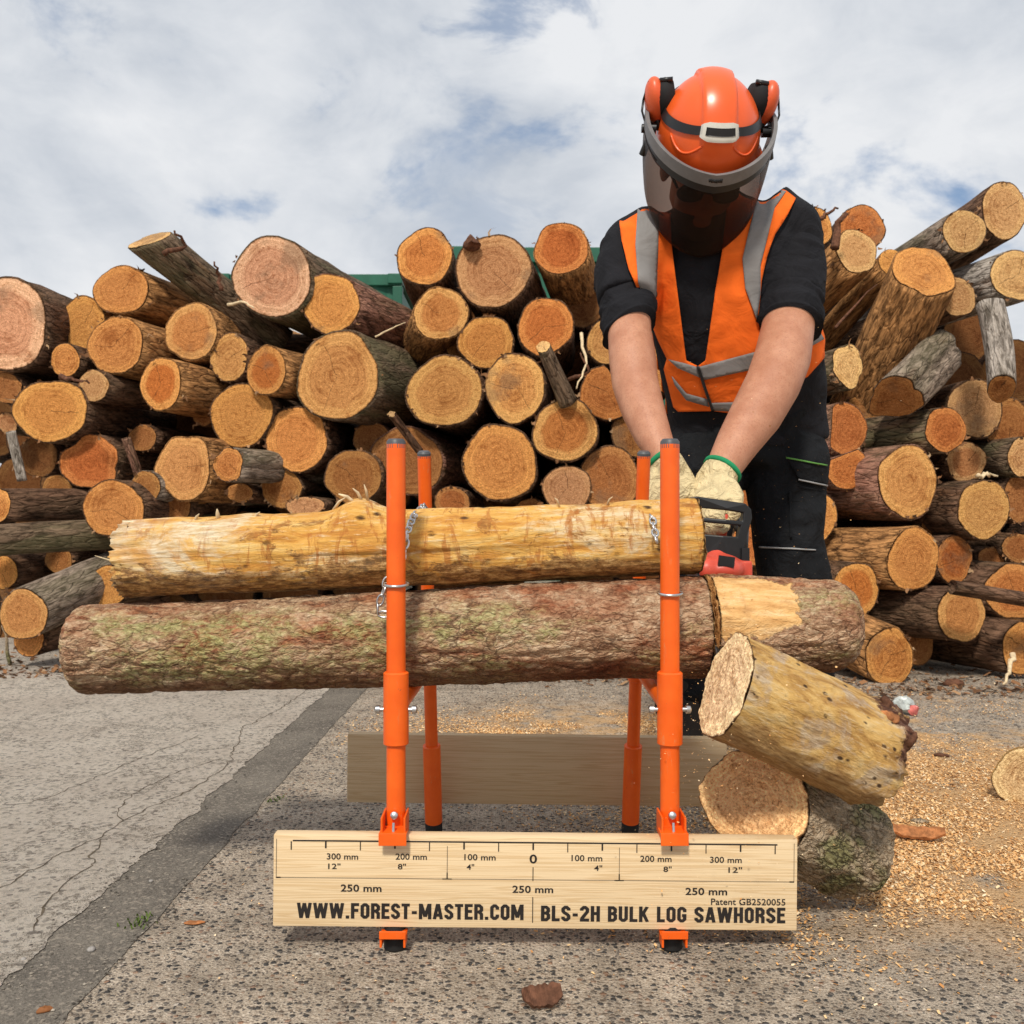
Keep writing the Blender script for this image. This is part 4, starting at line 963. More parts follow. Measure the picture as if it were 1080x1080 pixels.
def glyph(ch, w=.50, st=.19):
    L = st/2; Rr = w-L; T = 1-L; B = L; c = .11
    bow = lambda lo, hi, x: [(L, hi), (x-c, hi), (x, hi-c), (x, lo+c), (x-c, lo), (L, lo)]
    stem = [(L, 0), (L, 1)]
    if ch == ' ': return .26, []
    if ch == '.': return .22, [[(.11, 0), (.11, .20)]]
    if ch == '-': return .34, [[(.03, .42), (.31, .42)]]
    if ch == 'W': return .82, [[(.085, 1), (.23, 0)], [(.23, 0), (.41, .97)], [(.41, .97), (.59, 0)], [(.59, 0), (.735, 1)]]
    if ch == 'M': return .70, [stem, [(.70-L, 0), (.70-L, 1)], [(L+.03, .97), (.35, .16)], [(.67-L, .97), (.35, .16)]]
    if ch == 'A': return .56, [[(.085, 0), (.265, 1)], [(.475, 0), (.295, 1)], [(.17, .27), (.39, .27)]]
    if ch == 'F': return .45, [stem, [(L, T), (.45, T)], [(L, .53), (.41, .53)]]
    if ch == 'E': return .45, [stem, [(L, T), (.45, T)], [(L, .53), (.41, .53)], [(L, B), (.45, B)]]
    if ch == 'L': return .43, [stem, [(L, B), (.43, B)]]
    if ch == 'T': return .46, [[(0, T), (.46, T)], [(.23, 0), (.23, T)]]
    if ch == 'H': return w, [stem, [(Rr, 0), (Rr, 1)], [(L, .52), (Rr, .52)]]
    if ch == 'U': return w, [[(L, 1), (L, B+c), (L+c, B), (Rr-c, B), (Rr, B+c), (Rr, 1)]]
    if ch == 'K': return .54, [stem, [(L+.04, .38), (.44, 1)], [(L+.12, .60), (.455, 0)]]
    if ch == 'O': return w, [[(L+c, B), (Rr-c, B), (Rr, B+c), (Rr, T-c), (Rr-c, T), (L+c, T), (L, T-c), (L, B+c), (L+c, B), (L+c+.03, B)]]
    if ch in 'CG':
        p = [[(Rr, .66), (Rr, T-c), (Rr-c, T), (L+c, T), (L, T-c), (L, B+c), (L+c, B), (Rr-c, B), (Rr, B+c), (Rr, .34 if ch == 'C' else .50)]]
        if ch == 'G': p.append([(w*.52, .44), (w, .44)])
        return w, p
    if ch == 'S': return w, [[(Rr, .70), (Rr, T-c), (Rr-c, T), (L+c, T), (L, T-c), (L, .66), (L+.06, .57), (Rr-.06, .43), (Rr, .34), (Rr, B+c), (Rr-c, B), (L+c, B), (L, B+c), (L, .30)]]
    if ch == '2': return w, [[(L, .70), (L, T-c), (L+c, T), (Rr-c, T), (Rr, T-c), (Rr, .64), (L+.03, .22), (L+.03, B)], [(0, B), (w, B)]]
    if ch == 'B': return w, [stem, bow(.52, T, Rr-.01), bow(B, .52, Rr)]
    if ch == 'R': return w, [stem, bow(.50, T, Rr), [(Rr-.14, .50), (Rr, .36), (Rr, 0)]]
    return w, []
def wordmark(text, u0, u1, vc, h):
    x = 0; Q = []
    for ch in text:
        w, pl = glyph(ch)
        for line in pl:
            pts = [Vector(p) for p in line]; n = len(pts); off = []
            for i, p in enumerate(pts):
                d0 = (pts[i]-pts[i-1]).normalized() if i else None; d1 = (pts[i+1]-pts[i]).normalized() if i < n-1 else None
                d = ((d0 or d1)+(d1 or d0)).normalized(); nn = Vector((-d.y, d.x)); k = 1/max(.5, nn.dot(Vector((-(d1 or d0).y, (d1 or d0).x))))
                off.append(nn*(.095*k))
            for i in range(n-1):
                q = [pts[i]-off[i], pts[i+1]-off[i+1], pts[i+1]+off[i+1], pts[i]+off[i]]
                Q.append([(min(1e9, a.x)+x, min(1, max(0, a.y))) for a in q])
        x += w+.085
    x -= .085; m = vm(vc, (u0+u1)/2); V = []; Fc = []
    for q in Q:
        o = len(V)
        for (a, b) in q:
            u = u0+a/x*(u1-u0); v = m+h/2-b*h; V.append(((u-564.5)/SC, YT-.00001*(len(Fc) % 7), -(v-931)/SC))
        Fc.append((o, o+1, o+2, o+3))
    ink_obj('lettering', V, Fc, M['ink'])
wordmark('WWW.FOREST-MASTER.COM', 313.5, 552.5, 961.0, 16.4)
wordmark('BLS-2H BULK LOG SAWHORSE', 570.8, 828.5, 964.3, 16.4)
# chains
def chain(pts, name='retaining_chain', lk=.017, r=.0018, w=.0048):
    pts = [Vector(p) for p in pts]; mb = MB()
    L = [0]
    for i in range(len(pts)-1): L.append(L[-1]+(pts[i+1]-pts[i]).length)
    n = int(L[-1]/(lk*.72))
    def at(s):
        for i in range(len(pts)-1):
            if s <= L[i+1]: return pts[i].lerp(pts[i+1], (s-L[i])/max(1e-6, L[i+1]-L[i]))
        return pts[-1]
    for k in range(n+1):
        s = k/n*L[-1]; c = at(s); t = (at(min(L[-1], s+.004))-at(max(0, s-.004)))
        if t.length < 1e-6: continue
        t.normalize(); e = t.cross(Vector((0, 1, 0)) if k % 2 else Vector((.7, .2, .7)));
        if e.length < .1: e = t.cross(Vector((1, 0, 0)))
        e.normalize(); ring = []
        for j in range(17):
            a = 2*math.pi*j/16; ring.append(c+t*(lk*.5*math.cos(a))+e*(w*math.sin(a)))
        mb.tube(ring, r, 6, ref=t.cross(e))
    return part(mb, name, M['steel'])
chain([(-.152, 1.745, .640), P(447, 534, 1.60), P(436, 545, 1.525), P(430, 560, 1.485), P(426, 585, 1.468), P(420, 597, 1.462)])
chain([P(410, 605, 1.455), P(405, 622, 1.452), P(398, 643, 1.452), P(404, 648, 1.45), P(414, 645, 1.45)])
chain([(.235, 1.745, .640), P(681, 533, 1.60), P(688, 546, 1.515), P(692, 568, 1.483)])

# ------------------------------------------------------------------ the man
def hx(p): return p
per = MB()
# spine rings of the shirt torso: (u, v, Y, half width px, half depth m)
TOR = [(790, 470, 2.36, 84, .125), (788, 440, 2.35, 82, .125), (786, 410, 2.325, 84, .130), (781, 375, 2.29, 86, .135), (772, 340, 2.26, 84, .135), (764, 305, 2.235, 84, .132), (757, 270, 2.215, 88, .122), (752, 245, 2.205, 84, .105), (749, 226, 2.205, 58, .085), (747, 212, 2.20, 38, .065), (746, 200, 2.18, 26, .055)]
def torso(grow):
    mb = MB(); pts = [P(u, v, Y) for (u, v, Y, w, d) in TOR]
    rad = [(w/(F/Y)+grow, d+grow) for (u, v, Y, w, d) in TOR]
    mb.tube(pts, rad, 36); return mb
# limbs as (u, v, Y, r px)
ARM_R = [(672, 254, 2.19, 34), (666, 280, 2.17, 32), (663, 310, 2.12, 29), (664, 350, 2.06, 26.5), (667, 378, 2.02, 25), (670, 405, 1.99, 24.5), (678, 432, 1.95, 23), (688, 458, 1.91, 20), (700, 482, 1.87, 15.5), (708, 495, 1.86, 16)]
ARM_L = [(823, 238, 2.22, 33), (834, 270, 2.20, 33), (834, 305, 2.16, 32.5), (831, 345, 2.10, 31.5), (825, 378, 2.04, 29.5), (815, 405, 2.0, 29), (797, 438, 1.96, 27.5), (778, 467, 1.92, 23), (762, 495, 1.88, 18.5), (755, 506, 1.87, 19)]
LEG_L = [(818, 450, 2.36, 44), (828, 490, 2.34, 46), (830, 530, 2.31, 40), (831, 570, 2.29, 36), (838, 610, 2.29, 38), (842, 660, 2.33, 37), (846, 720, 2.37, 33), (850, 775, 2.40, 30)]
LEG_R = [(752, 450, 2.36, 42), (744, 490, 2.34, 43), (738, 530, 2.31, 39), (734, 570, 2.29, 36), (730, 610, 2.28, 35), (726, 660, 2.28, 33), (722, 710, 2.29, 31), (720, 755, 2.31, 29)]
def limb(mb, T, k=1.0, add=0.0, nseg=24, dm=1.0):
    pts = [P(u, v, Y) for (u, v, Y, r) in T]; rad = [(r/(F/Y)*k+add, (r/(F/Y)*k+add)*dm) for (u, v, Y, r) in T]
    mb.tube(pts, rad, nseg); return mb
# head frame: he looks steeply down at the saw
HP = R(45); HU = Vector((.02, -math.sin(HP), math.cos(HP))).normalized(); HF = Vector((-.03, -math.cos(HP), -math.sin(HP))); HF = (HF-HU*HF.dot(HU)).normalized(); HX = HF.cross(HU)*1.0
if HX.x < 0: HX = -HX
HM = Matrix((HX, -HF, HU)).transposed()       # local x right, y back, z up the skull
HD = P(746, 146.5, 2.05)
def hd(x, y, z): return HD+HM @ Vector((x, y, z))
body = MB()
body.ell(hd(0, .0, -.02), .077, .098, .105, HM)
body.ell(hd(0, -.045, -.125), .058, .052, .075, HM)           # jaw
body.ell(hd(0, -.082, -.165), .026, .02, .022, HM)            # chin
body.tube([hd(0, -.095, -.055), hd(0, -.118, -.095), hd(0, -.096, -.108)], [.009, .016, .011], 12)   # nose
for sx in (-1, 1):
    body.ell(hd(sx*.079, .012, -.075), .012, .02, .032, HM)   # ear
    body.ell(hd(sx*.034, -.085, -.045), .026, .012, .009, HM)  # brow
    body.ell(hd(sx*.038, -.078, -.1), .022, .018, .022, HM)   # cheek
body.ell(hd(0, -.098, -.138), .024, .008, .006, HM); body.ell(hd(0, -.096, -.149), .021, .008, .006, HM)   # lips
body.tube([hd(0, .03, -.08), hd(0, .045, -.14), P(747, 225, 2.20)], [.058, .060, .072], 20)
tb = torso(-.018); body.add(tb.v, tb.f)
limb(body, [(u, v, Y, r*(.80 if i < 3 else .87 if i == 3 else 1)) for i, (u, v, Y, r) in enumerate(ARM_R)]); limb(body, [(u, v, Y, r*(.80 if i < 3 else .87 if i == 3 else 1)) for i, (u, v, Y, r) in enumerate(ARM_L)])
limb(body, LEG_L, .80); limb(body, LEG_R, .80)
# hands: palm and five fingers round the saw's handles
def hand(mb, wrist, palm_dir, across, curl, s=1.0, k=1.0, grip=1.0):
    """palm from the wrist along palm_dir; fingers fan along 'across' and bend towards 'curl'; the thumb leaves the first side"""
    pd = palm_dir.normalized(); ac = (across-pd*across.dot(pd)).normalized(); cu = curl.normalized()
    kn = wrist+pd*.082*s
    mb.tube([wrist-pd*.01, wrist+pd*.03*s, wrist+pd*.062*s, kn], [(.030*k, .022*k), (.038*k, .022*k), (.043*k, .020*k), (.042*k, .015*k)], 18, ref=ac)
    for i, (o, ln) in enumerate(((-.030, .9), (-.010, 1.0), (.011, .95), (.030, .76))):
        a = kn+ac*o*s-pd*.012; l = .030*s*ln
        d1 = (pd*.75+cu*.65*grip).normalized(); d2 = (pd*-.10+cu*1.0).normalized(); d3 = (-pd*.9+cu*.35).normalized()
        b = a+d1*l*1.25; c = b+d2*l*.95; d = c+d3*l*.75
        mb.tube([a, a.lerp(b, .6), b, b.lerp(c, .55), c, d, d+d3*.004], [.0105*k, .0105*k, .0108*k, .0098*k, .0098*k, .0085*k, .004*k], 12, ref=ac)
    t0 = wrist+pd*.025*s-ac*.030*s; t1 = t0+(pd*.6-ac*.75+cu*.35).normalized()*.036*s; t2 = t1+(pd*.7+cu*.75-ac*.1).normalized()*.030*s; t3 = t2+(cu*.8+ac*.5+pd*.2).normalized()*.022*s
    mb.tube([t0, t1, t2, t3], [.016*k, .013*k, .0115*k, .007*k], 12, ref=pd)
WL = P(757, 502, 1.872); PL = P(742, 532, 1.825)-WL; AL = Vector((.80, .1, .55)); CL = Vector((.15, -.15, -1))
WR = P(703, 488, 1.875); PR = P(716, 524, 1.85)-WR; AR = Vector((-.8, .1, .5)); CR = Vector((.1, -.1, -1))
hand(body, WL, PL, -AL, CL, 1.0, .92); hand(body, WR, PR, -AR, CR, 1.0, .92)
bv, bf = fuse(body, .0065, 5)
man = mesh_obj('person', bv, bf, M['skin'])
tag(man, 'man in orange helmet, smoked visor and orange hi-vis vest, bending over to cut the log', 'person')
# t-shirt
sh = torso(0.0)
sh.ell(P(672, 264, 2.19), .082, .085, .080); sh.ell(P(826, 248, 2.22), .087, .088, .088)
limb(sh, [(694, 236, 2.2, 24), (668, 262, 2.18, 33), (660, 290, 2.155, 33), (661, 318, 2.11, 30)], 1, .003)
limb(sh, [(806, 216, 2.22, 28), (832, 246, 2.22, 33), (836, 285, 2.19, 33), (834, 318, 2.145, 33)], 1, .004)
sv, sf = fuse(sh, .008, 8)
def fold(V, amp, sc):
    return [v+Vector((0, -1, .2))*amp*noise.fractal(Vector((v.x*sc, v.y*sc*.6, v.z*sc*1.5)), .8, 2, 3) for v in V]
sv = fold(sv, .006, 11)
shm = MB(); shm.add(sv, sf)
def sleeve(T, tl):
    pts = [P(u, v, Y) for (u, v, Y, r) in T]; rr = [r/(F/Y) for (u, v, Y, r) in T]
    n = 14; fine = []; rad = []
    for i in range(len(pts)-1):
        for k in range(n):
            t = k/n; fine.append(pts[i].lerp(pts[i+1], t)); rad.append(rr[i]*(1-t)+rr[i+1]*t)
    fine.append(pts[-1]); rad.append(rr[-1]); rad = [r*(1+.03*math.sin(i*.9)+.02*math.sin(i*2.3)) for i, r in enumerate(rad)]
    rad[-1] = rr[-1]
    fine += [fine[-1]+(fine[-2]-fine[-1]).normalized()*.002, fine[-1]+(fine[-2]-fine[-1]).normalized()*.05]; rad += [rr[-1]*.97, rr[-1]*.93]
    V, Fc = tube_data(fine, rad, 40, False)
    ax = (pts[-1]-pts[0]).normalized(); V2 = []
    L = len(fine)
    for i, v in enumerate(V):
        j = i//40; t = j/L
        v = v+Vector((tl[0], tl[1], tl[2]))*((v-fine[j]).dot(Vector((1, 0, 0))))*t      # slanting hem
        v = v+(v-fine[j]).normalized()*.0045*noise.fractal(Vector((v.x*14, v.y*14, v.z*42)), .8, 2, 3)*min(1, t*3)
        V2.append(v)
    shm.add(V2, Fc)
sleeve([(668, 266, 2.185, 35), (660, 290, 2.16, 33), (662, 315, 2.12, 29.5), (664, 347, 2.065, 28.5)], (0, 0, .42))
sleeve([(833, 250, 2.215, 33), (835, 285, 2.185, 32.5), (834, 315, 2.15, 33.5), (831.5, 344, 2.105, 35)], (0, 0, .03))
shirt = shm.obj('t_shirt', M['shirt'], man)
# trousers
tr = MB()
tr.tube([P(785, 500, 2.345), P(787, 478, 2.355), P(788, 450, 2.355), P(787, 425, 2.345)], [(.135, .115), (.185, .128), (.188, .128), (.182, .125)], 36)
limb(tr, LEG_L, 1.0, .0); limb(tr, LEG_R, 1.0, .0)
tv, tf = fuse(tr, .008, 6); tv = fold(tv, .012, 10)
trou = mesh_obj('trousers', tv, tf, M['trou'], man)
shirt_bvh = BVHTree.FromPolygons([tuple(v) for v in sv], sf); trou_bvh = BVHTree.FromPolygons([tuple(v) for v in tv], tf)
EYE = Vector((0, 0, CH))
def inside(pt, poly):
    x, y = pt; c = False; j = len(poly)-1
    for i in range(len(poly)):
        if ((poly[i][1] > y) != (poly[j][1] > y)) and x < (poly[j][0]-poly[i][0])*(y-poly[i][1])/(poly[j][1]-poly[i][1])+poly[i][0]: c = not c
        j = i
    return c
def drape(name, poly, bvh, off, mat, parent, step=3.0, thick=.003, jit=0.0, depth=2.25, extra=0.0):
    """a cloth panel cut to an outline and laid on the body, given thickness"""
    b2 = []
    for i in range(len(poly)):
        a, b = Vector(poly[i]), Vector(poly[(i+1) % len(poly)]); n = max(1, int((b-a).length/step))
        for k in range(n): b2.append(a.lerp(b, k/n))
    pts = list(b2); u0 = min(p[0] for p in poly); u1 = max(p[0] for p in poly); v0 = min(p[1] for p in poly); v1 = max(p[1] for p in poly)
    g = u0
    while g < u1:
        h = v0
        while h < v1:
            q = (g+(step*.5 if int((h-v0)/step) % 2 else 0), h)
            if inside(q, poly) and all((Vector(q)-e).length > step*.55 for e in b2): pts.append(Vector(q))
            h += step*.87
        g += step
    ed = [(i, (i+1) % len(b2)) for i in range(len(b2))]
    vs, es, fs, *_ = delaunay_2d_cdt(pts, ed, [], 1, 1e-4)
    V = []
    for p in vs:
        d = (P(p[0], p[1], depth)-EYE).normalized(); hit, nr, ix, ds = bvh.ray_cast(EYE, d)
        if hit is None:
            t = P(p[0], p[1], depth); hit, nr, ix, ds = bvh.find_nearest(t)
        w = .005*noise.fractal(Vector((hit.x*13, hit.z*7, 3+hit.y*5)), .8, 2, 3)
        V.append(hit-d*(off+w+extra))
    # even the cloth out a little so it hangs rather than clings
    nb = {}
    for f in fs:
        for a in range(len(f)): nb.setdefault(f[a], set()).update((f[a-1], f[(a+1) % len(f)]))
    for _ in range(3):
        V = [(V[i]*.5+sum((V[j] for j in nb.get(i, [i])), Vector())/max(1, len(nb.get(i, [i])))*.5) if i in nb and i >= len(b2) else V[i] for i in range(len(V))]
    o = mesh_obj(name, V, [tuple(f) for f in fs], mat, parent)
    if thick:
        bm = bmesh.new(); bm.from_mesh(o.data)
        for f in bm.faces:
            f.normal_update()
            if f.normal.y > 0: f.normal_flip()
        bm.to_mesh(o.data); bm.free()
        m = o.modifiers.new('solid', 'SOLIDIFY'); m.thickness = thick; m.offset = 1
    return o
VL = [(653, 231), (664, 216), (684, 205), (706, 200), (708, 255), (715, 310), (724, 380), (736, 386), (752, 433), (716, 434), (711, 429), (701, 389), (704, 378), (695, 359), (688, 341), (679, 320), (663, 284), (656, 255)]
VR = [(768, 200), (800, 194), (826, 200), (839, 210), (831, 226), (817, 247), (808, 272), (803, 296), (799, 336), (801, 350), (835, 345), (869, 338), (873, 358), (868, 378), (851, 397), (800, 425), (777, 436), (752, 433), (736, 386), (744, 380), (754, 310), (762, 262)]
vest = drape('hi_vis_vest', VL, shirt_bvh, .012, M['vest'], man)
v2 = drape('tmp', VR, shirt_bvh, .012, M['vest'], man)
# back panel: laid on from behind
def drape_back():
    V = []; idx = {}; Fc = []
    zs = [1.36-.017*i for i in range(32)]; xs = [.20+.014*i for i in range(36)]
    for i, z in enumerate(zs):
        for j, x in enumerate(xs):
            hit, nr, ix, ds = shirt_bvh.ray_cast(Vector((x, 4, z)), Vector((0, -1, 0)))
            if hit is None: continue
            wide = .145 if z > 1.2 else .19
            cx = .46+(1.25-z)*.22
            if abs(x-cx) > wide: continue
            idx[(i, j)] = len(V); V.append(hit+Vector((0, .012, 0)))
    for i in range(31):
        for j in range(35):
            k = [(i, j), (i, j+1), (i+1, j+1), (i+1, j)]
            if all(q in idx for q in k): Fc.append(tuple(idx[q] for q in k))
    return V, Fc
bV, bF = drape_back()
mbv = MB()
for o in (vest, v2): mbv.add([v.co for v in o.data.vertices], [tuple(p.vertices) for p in o.data.polygons])
mbv.add(bV, bF)
bpy.data.objects.remove(v2); bpy.data.objects.remove(vest)
vest = mbv.obj('hi_vis_vest', M['vest'], man); m = vest.modifiers.new('solid', 'SOLIDIFY'); m.thickness = .003; m.offset = 1
for poly in ([(673, 211), (695, 203), (694, 255), (691, 335), (688, 340), (673, 298), (670, 258)],
             [(796, 195), (829, 202), (817, 219), (810, 247), (802, 279), (802, 308), (798, 337), (786, 304), (783, 273), (789, 247), (797, 215)],
             [(737, 387), (797, 371), (835, 353), (870, 339), (870, 357), (838, 375), (797, 389), (741, 401)],
             [(705, 379), (722, 383), (735, 387), (738, 398), (715, 388)],
             [(750, 425), (779, 424), (806, 411), (804, 421), (778, 434), (752, 433)],
             [(709, 397), (724, 415), (746, 421), (748, 429), (724, 422), (712, 406)]):
    drape('reflective_strip', poly, shirt_bvh, .0185, M['refl'], vest, thick=.0015)
drape('zip', [(734.5, 386), (737.5, 386), (753.5, 434), (750.5, 434)], shirt_bvh, .0215, M['black'], vest, thick=.002)
# trouser details
def on_trousers(name, poly, off, mat): return drape(name, poly, trou_bvh, off, mat, trou, step=3, thick=.002, depth=2.3)
on_trousers('pocket_flap', [(830, 483), (873, 491), (873, 511), (843, 506)], .008, M['trou'])
on_trousers('piping', [(829, 482), (872, 490), (872, 491.6), (829, 483.6)], .0125, M['pipe_g'])
on_trousers('piping', [(842, 505), (873, 511.5), (873, 513.2), (842, 506.6)], .0125, M['pipe_w'])
on_trousers('knee_patch', [(799, 577), (868, 580), (876, 612), (803, 608)], .008, M['trou'])
on_trousers('piping', [(801, 576), (860, 579.3), (860, 580.8), (801, 577.6)], .0125, M['pipe_w'])
on_trousers('seam', [(832, 518), (834.5, 518), (835.5, 568), (833, 568)], .004, M['pipe_w'] if False else M['trou'])
# boots
def boot(u, v, Y, ang):
    a = P(u, v, Y); x, y = a.x, a.y; f = Vector((math.sin(ang), -math.cos(ang), 0)); mb = MB()
    mb.tube([(x, y, .26), (x, y, .16), (x, y, .08)], [.058, .054, .052], 20)
    b = Vector((x, y, 0))-f*.05
    mb.tube([b+Vector((0, 0, .045)), b+f*.06+Vector((0, 0, .06)), b+f*.13+Vector((0, 0, .052)), b+f*.20+Vector((0, 0, .045)), b+f*.235+Vector((0, 0, .036))], [(.036, .040), (.044, .056), (.046, .050), (.045, .042), (.024, .026)], 20, ref=Vector((math.cos(ang), math.sin(ang), 0)))
    V, Fc = fuse(mb, .008, 4)
    V = [Vector((v.x, v.y, max(.012, v.z))) for v in V]
    o = mesh_obj('boot', V, Fc, M['boot'], man)
    s_ = MB(); n = 24
    for zz in (.0, .02): pass
    ring = []
    for k in range(n):
        a_ = 2*math.pi*k/n; ring.append(b+f*(.085+.15*math.cos(a_))+Vector((math.cos(ang), math.sin(ang), 0))*(.048*math.sin(a_)))
    V = [(*p.xy, .001) for p in ring]+[(*p.xy, .024) for p in ring]
    Fc = [(k, (k+1) % n, n+(k+1) % n, n+k) for k in range(n)]+[tuple(range(n, 2*n)), tuple(reversed(range(n)))]
    mesh_obj('sole', V, Fc, M['rubber'], o, False)
boot(718, 770, 2.28, R(-62)); boot(850, 770, 2.40, R(12))
# gloves
for (W_, Pd, A_, Cu, T) in ((WL, PL, -AL, CL, ARM_L), (WR, PR, -AR, CR, ARM_R)):
    mb = MB(); hand(mb, W_, Pd, A_, Cu, 1.02, 1.12)
    e = P(*T[-1][:3]); b = P(*T[-2][:3]); r = T[-2][3]/(F/T[-2][2])
    mb.tube([b.lerp(e, .1), e, W_+Pd*.25], [(r*1.10, r*1.10), (r*1.08, r*1.05), (.040, .030)], 22)
    V, Fc = fuse(mb, .005, 4)
    g = mesh_obj('glove', V, Fc, M['glove'], man)
    d = (e-b).normalized(); c0 = b.lerp(e, .05)
    cf = MB().tube([c0-d*.005, c0-d*.003, c0+d*.003, c0+d*.005], [r*1.08, r*1.16, r*1.16, r*1.08], 28); cf.obj('cuff', M['cuff'], g)
# helmet
def hmesh(name, mb, mat, parent, ang=None):
    o = mb.obj(name, mat, parent)
    if ang: edge_smooth(o, ang)
    return o
def dome_pt(th, ph, k=1.0):
    """th 0 at the crown, ph 0 = front"""
    x = .108*math.sin(th)*math.sin(ph); y = -.134*math.sin(th)*math.cos(ph); z = .131*math.cos(th)
    w = abs(x)
    ridge = .009*(1 if w < .030 else max(0, 1-(w-.030)/.006)) if y < .11 else 0
    ridge *= min(1, max(0, (1.42-th)/.25))
    nrm = Vector((x/.108**2, y/.134**2, z/.131**2)).normalized()
    return Vector((x, y, z))*k+nrm*ridge
hb = MB(); V = []; Fc = []; nt, npz = 36, 120
for j in range(nt+1):
    th = 1.66*j/nt+.0001
    for i in range(npz): V.append(hd(*dome_pt(th, 2*math.pi*i/npz)))
for j in range(nt):
    for i in range(npz):
        a, b = j*npz+i, j*npz+(i+1) % npz; Fc.append((a, a+npz, b+npz, b))
# peak and rain gutter
o_ = len(V)
for (ex, dz) in ((.010, -.004), (.012, -.010), (.0, -.012)):
    for i in range(npz):
        ph = 2*math.pi*i/npz; p = dome_pt(1.66, ph); fr = max(0, math.cos(ph))
        q = Vector((p.x, p.y, 0)).normalized(); V.append(hd(*(p+q*(ex+ex*.75*fr)+Vector((0, 0, dz-.012*fr)))))
for r_ in range(3):
    for i in range(npz):
        a = (nt*npz if r_ == 0 else o_+(r_-1)*npz)+i; b = (nt*npz if r_ == 0 else o_+(r_-1)*npz)+(i+1) % npz
        c = o_+r_*npz+i; d = o_+r_*npz+(i+1) % npz; Fc.append((a, c, d, b))
hb.add(V, Fc); helmet = hmesh('helmet', hb, M['helm'], man)
# ribs moulded on the brow
for sx in (-1, 1):
    rbm = MB(); pts = []
    for k in range(14):
        t = k/13; ph = sx*(.30+.72*t); th = 1.28+.17*math.sin(math.pi*t); pts.append(hd(*(dome_pt(th, ph)*1.002)))
    rbm.tube(pts, .0026, 8)
    hmesh('rib', rbm, M['helm'], helmet)
# goggle strap with a white buckle
st = MB(); V = []; Fc = []
n = 80
for k in range(n+1):
    ph = math.pi*(-1.0+2*k/n); th = 1.02+.13*abs(math.sin(ph))-.10*max(0, -math.cos(ph))
    for dth, kk in ((-.062, 1.012), (-.062, 1.034), (.062, 1.034), (.062, 1.012)):
        V.append(hd(*(dome_pt(th+dth*(.9+.3*abs(math.sin(ph))), ph)*kk)))
for k in range(n):
    for r_ in range(4): Fc.append((k*4+r_, k*4+(r_+1) % 4, (k+1)*4+(r_+1) % 4, (k+1)*4+r_))
st.add(V, Fc); strap = hmesh('goggle_strap', st, M['black'], helmet, 35)
def plate(ph0, ph1, th0, th1, k0, k1, npts=10, shape=None):
    V = []; Fc = []
    for kk in (k0, k1):
        for i in range(npts+1):
            for j in range(npts+1):
                s = i/npts; t = j/npts; ph = ph0+(ph1-ph0)*s; th = th0+(th1-th0)*t
                if shape: th = (th0+th1)/2+(th-(th0+th1)/2)*shape(s)
                V.append(hd(*(dome_pt(th, ph)*kk)))
    m_ = (npts+1)**2
    for i in range(npts):
        for j in range(npts):
            a = i*(npts+1)+j; q = (a, a+1, a+npts+2, a+npts+1); Fc.append(tuple(m_+x for x in q)); Fc.append(tuple(reversed(q)))
    ring = [i*(npts+1) for i in range(npts+1)]+[npts*(npts+1)+j for j in range(1, npts+1)]+[i*(npts+1)+npts for i in range(npts-1, -1, -1)]+[j for j in range(npts-1, 0, -1)]
    for a, b in zip(ring, ring[1:]+ring[:1]): Fc.append((a, b, b+m_, a+m_))
    return V, Fc
sh_ = lambda s: .62+.38*min(1, math.sin(math.pi*min(1, max(0, s)))*1.6)
bk = MB(); bk.add(*plate(-.38, .40, .95, 1.20, 1.0, 1.06, 14, sh_)); hmesh('buckle', bk, M['white'], strap, 40)
bk = MB(); bk.add(*plate(-.26, .27, 1.02, 1.125, 1.061, 1.067, 8)); hmesh('buckle_slot', bk, M['black'], strap)
# brow bracket and visor
def ring_pt(az, rx, ry, z): return hd(rx*math.sin(az), -ry*math.cos(az), z)
AZ = 1.75; n = 72
def arc_band(name, z0f, z1f, r0, r1, mat, thick=.006):
    V = []; Fc = []
    for k in range(n+1):
        az = -AZ+2*AZ*k/n; z0, z1 = z0f(az), z1f(az)
        for (z, e) in ((z0, 0), (z0, thick), (z1, thick), (z1, 0)):
            V.append(ring_pt(az, r0+e, r1+e, z))
    for k in range(n):
        for r_ in range(4): Fc.append((k*4+r_, (k+1)*4+r_, (k+1)*4+(r_+1) % 4, k*4+(r_+1) % 4))
    Fc += [(0, 1, 2, 3), (n*4+3, n*4+2, n*4+1, n*4)]
    mb = MB(); mb.add(V, Fc); return hmesh(name, mb, mat, helmet, 40)
zt = lambda az: .038-.040*max(0, math.cos(az))+.012*abs(math.sin(az))
arc_band('brow_bracket', zt, lambda az: zt(az)-.024, .130, .158, M['grey'], .008)
arc_band('bracket_trim', lambda az: zt(az)-.018, lambda az: zt(az)-.040, .129, .157, M['black'], .006)
bgm = MB()
for i in range(6):
    az = (i-2.5)*.034; c = ring_pt(az, .1385, .1668, zt(az)-.012); d = ring_pt(az+.012, .1385, .1668, zt(az)-.012)-c
    bgm.box(c, (.0042, .0012, .0075 if i % 2 else .006), HM)
hmesh('bracket_mark', bgm, M['black'], helmet)
V = []; Fc = []; mrows = 26
for j in range(mrows+1):
    t = j/mrows
    for k in range(n+1):
        az = -AZ+2*AZ*k/n; c = max(0.0, math.cos(az*.86))
        ln = .035+.128*(c**.6)
        z = zt(az)-.034-ln*t; sq = 1-.09*t*t
        V.append(ring_pt(az, .1345*sq+.004*t, .160-.018*t, z))
for j in range(mrows):
    for k in range(n):
        a = j*(n+1)+k; Fc.append((a, a+1, a+n+2, a+n+1))
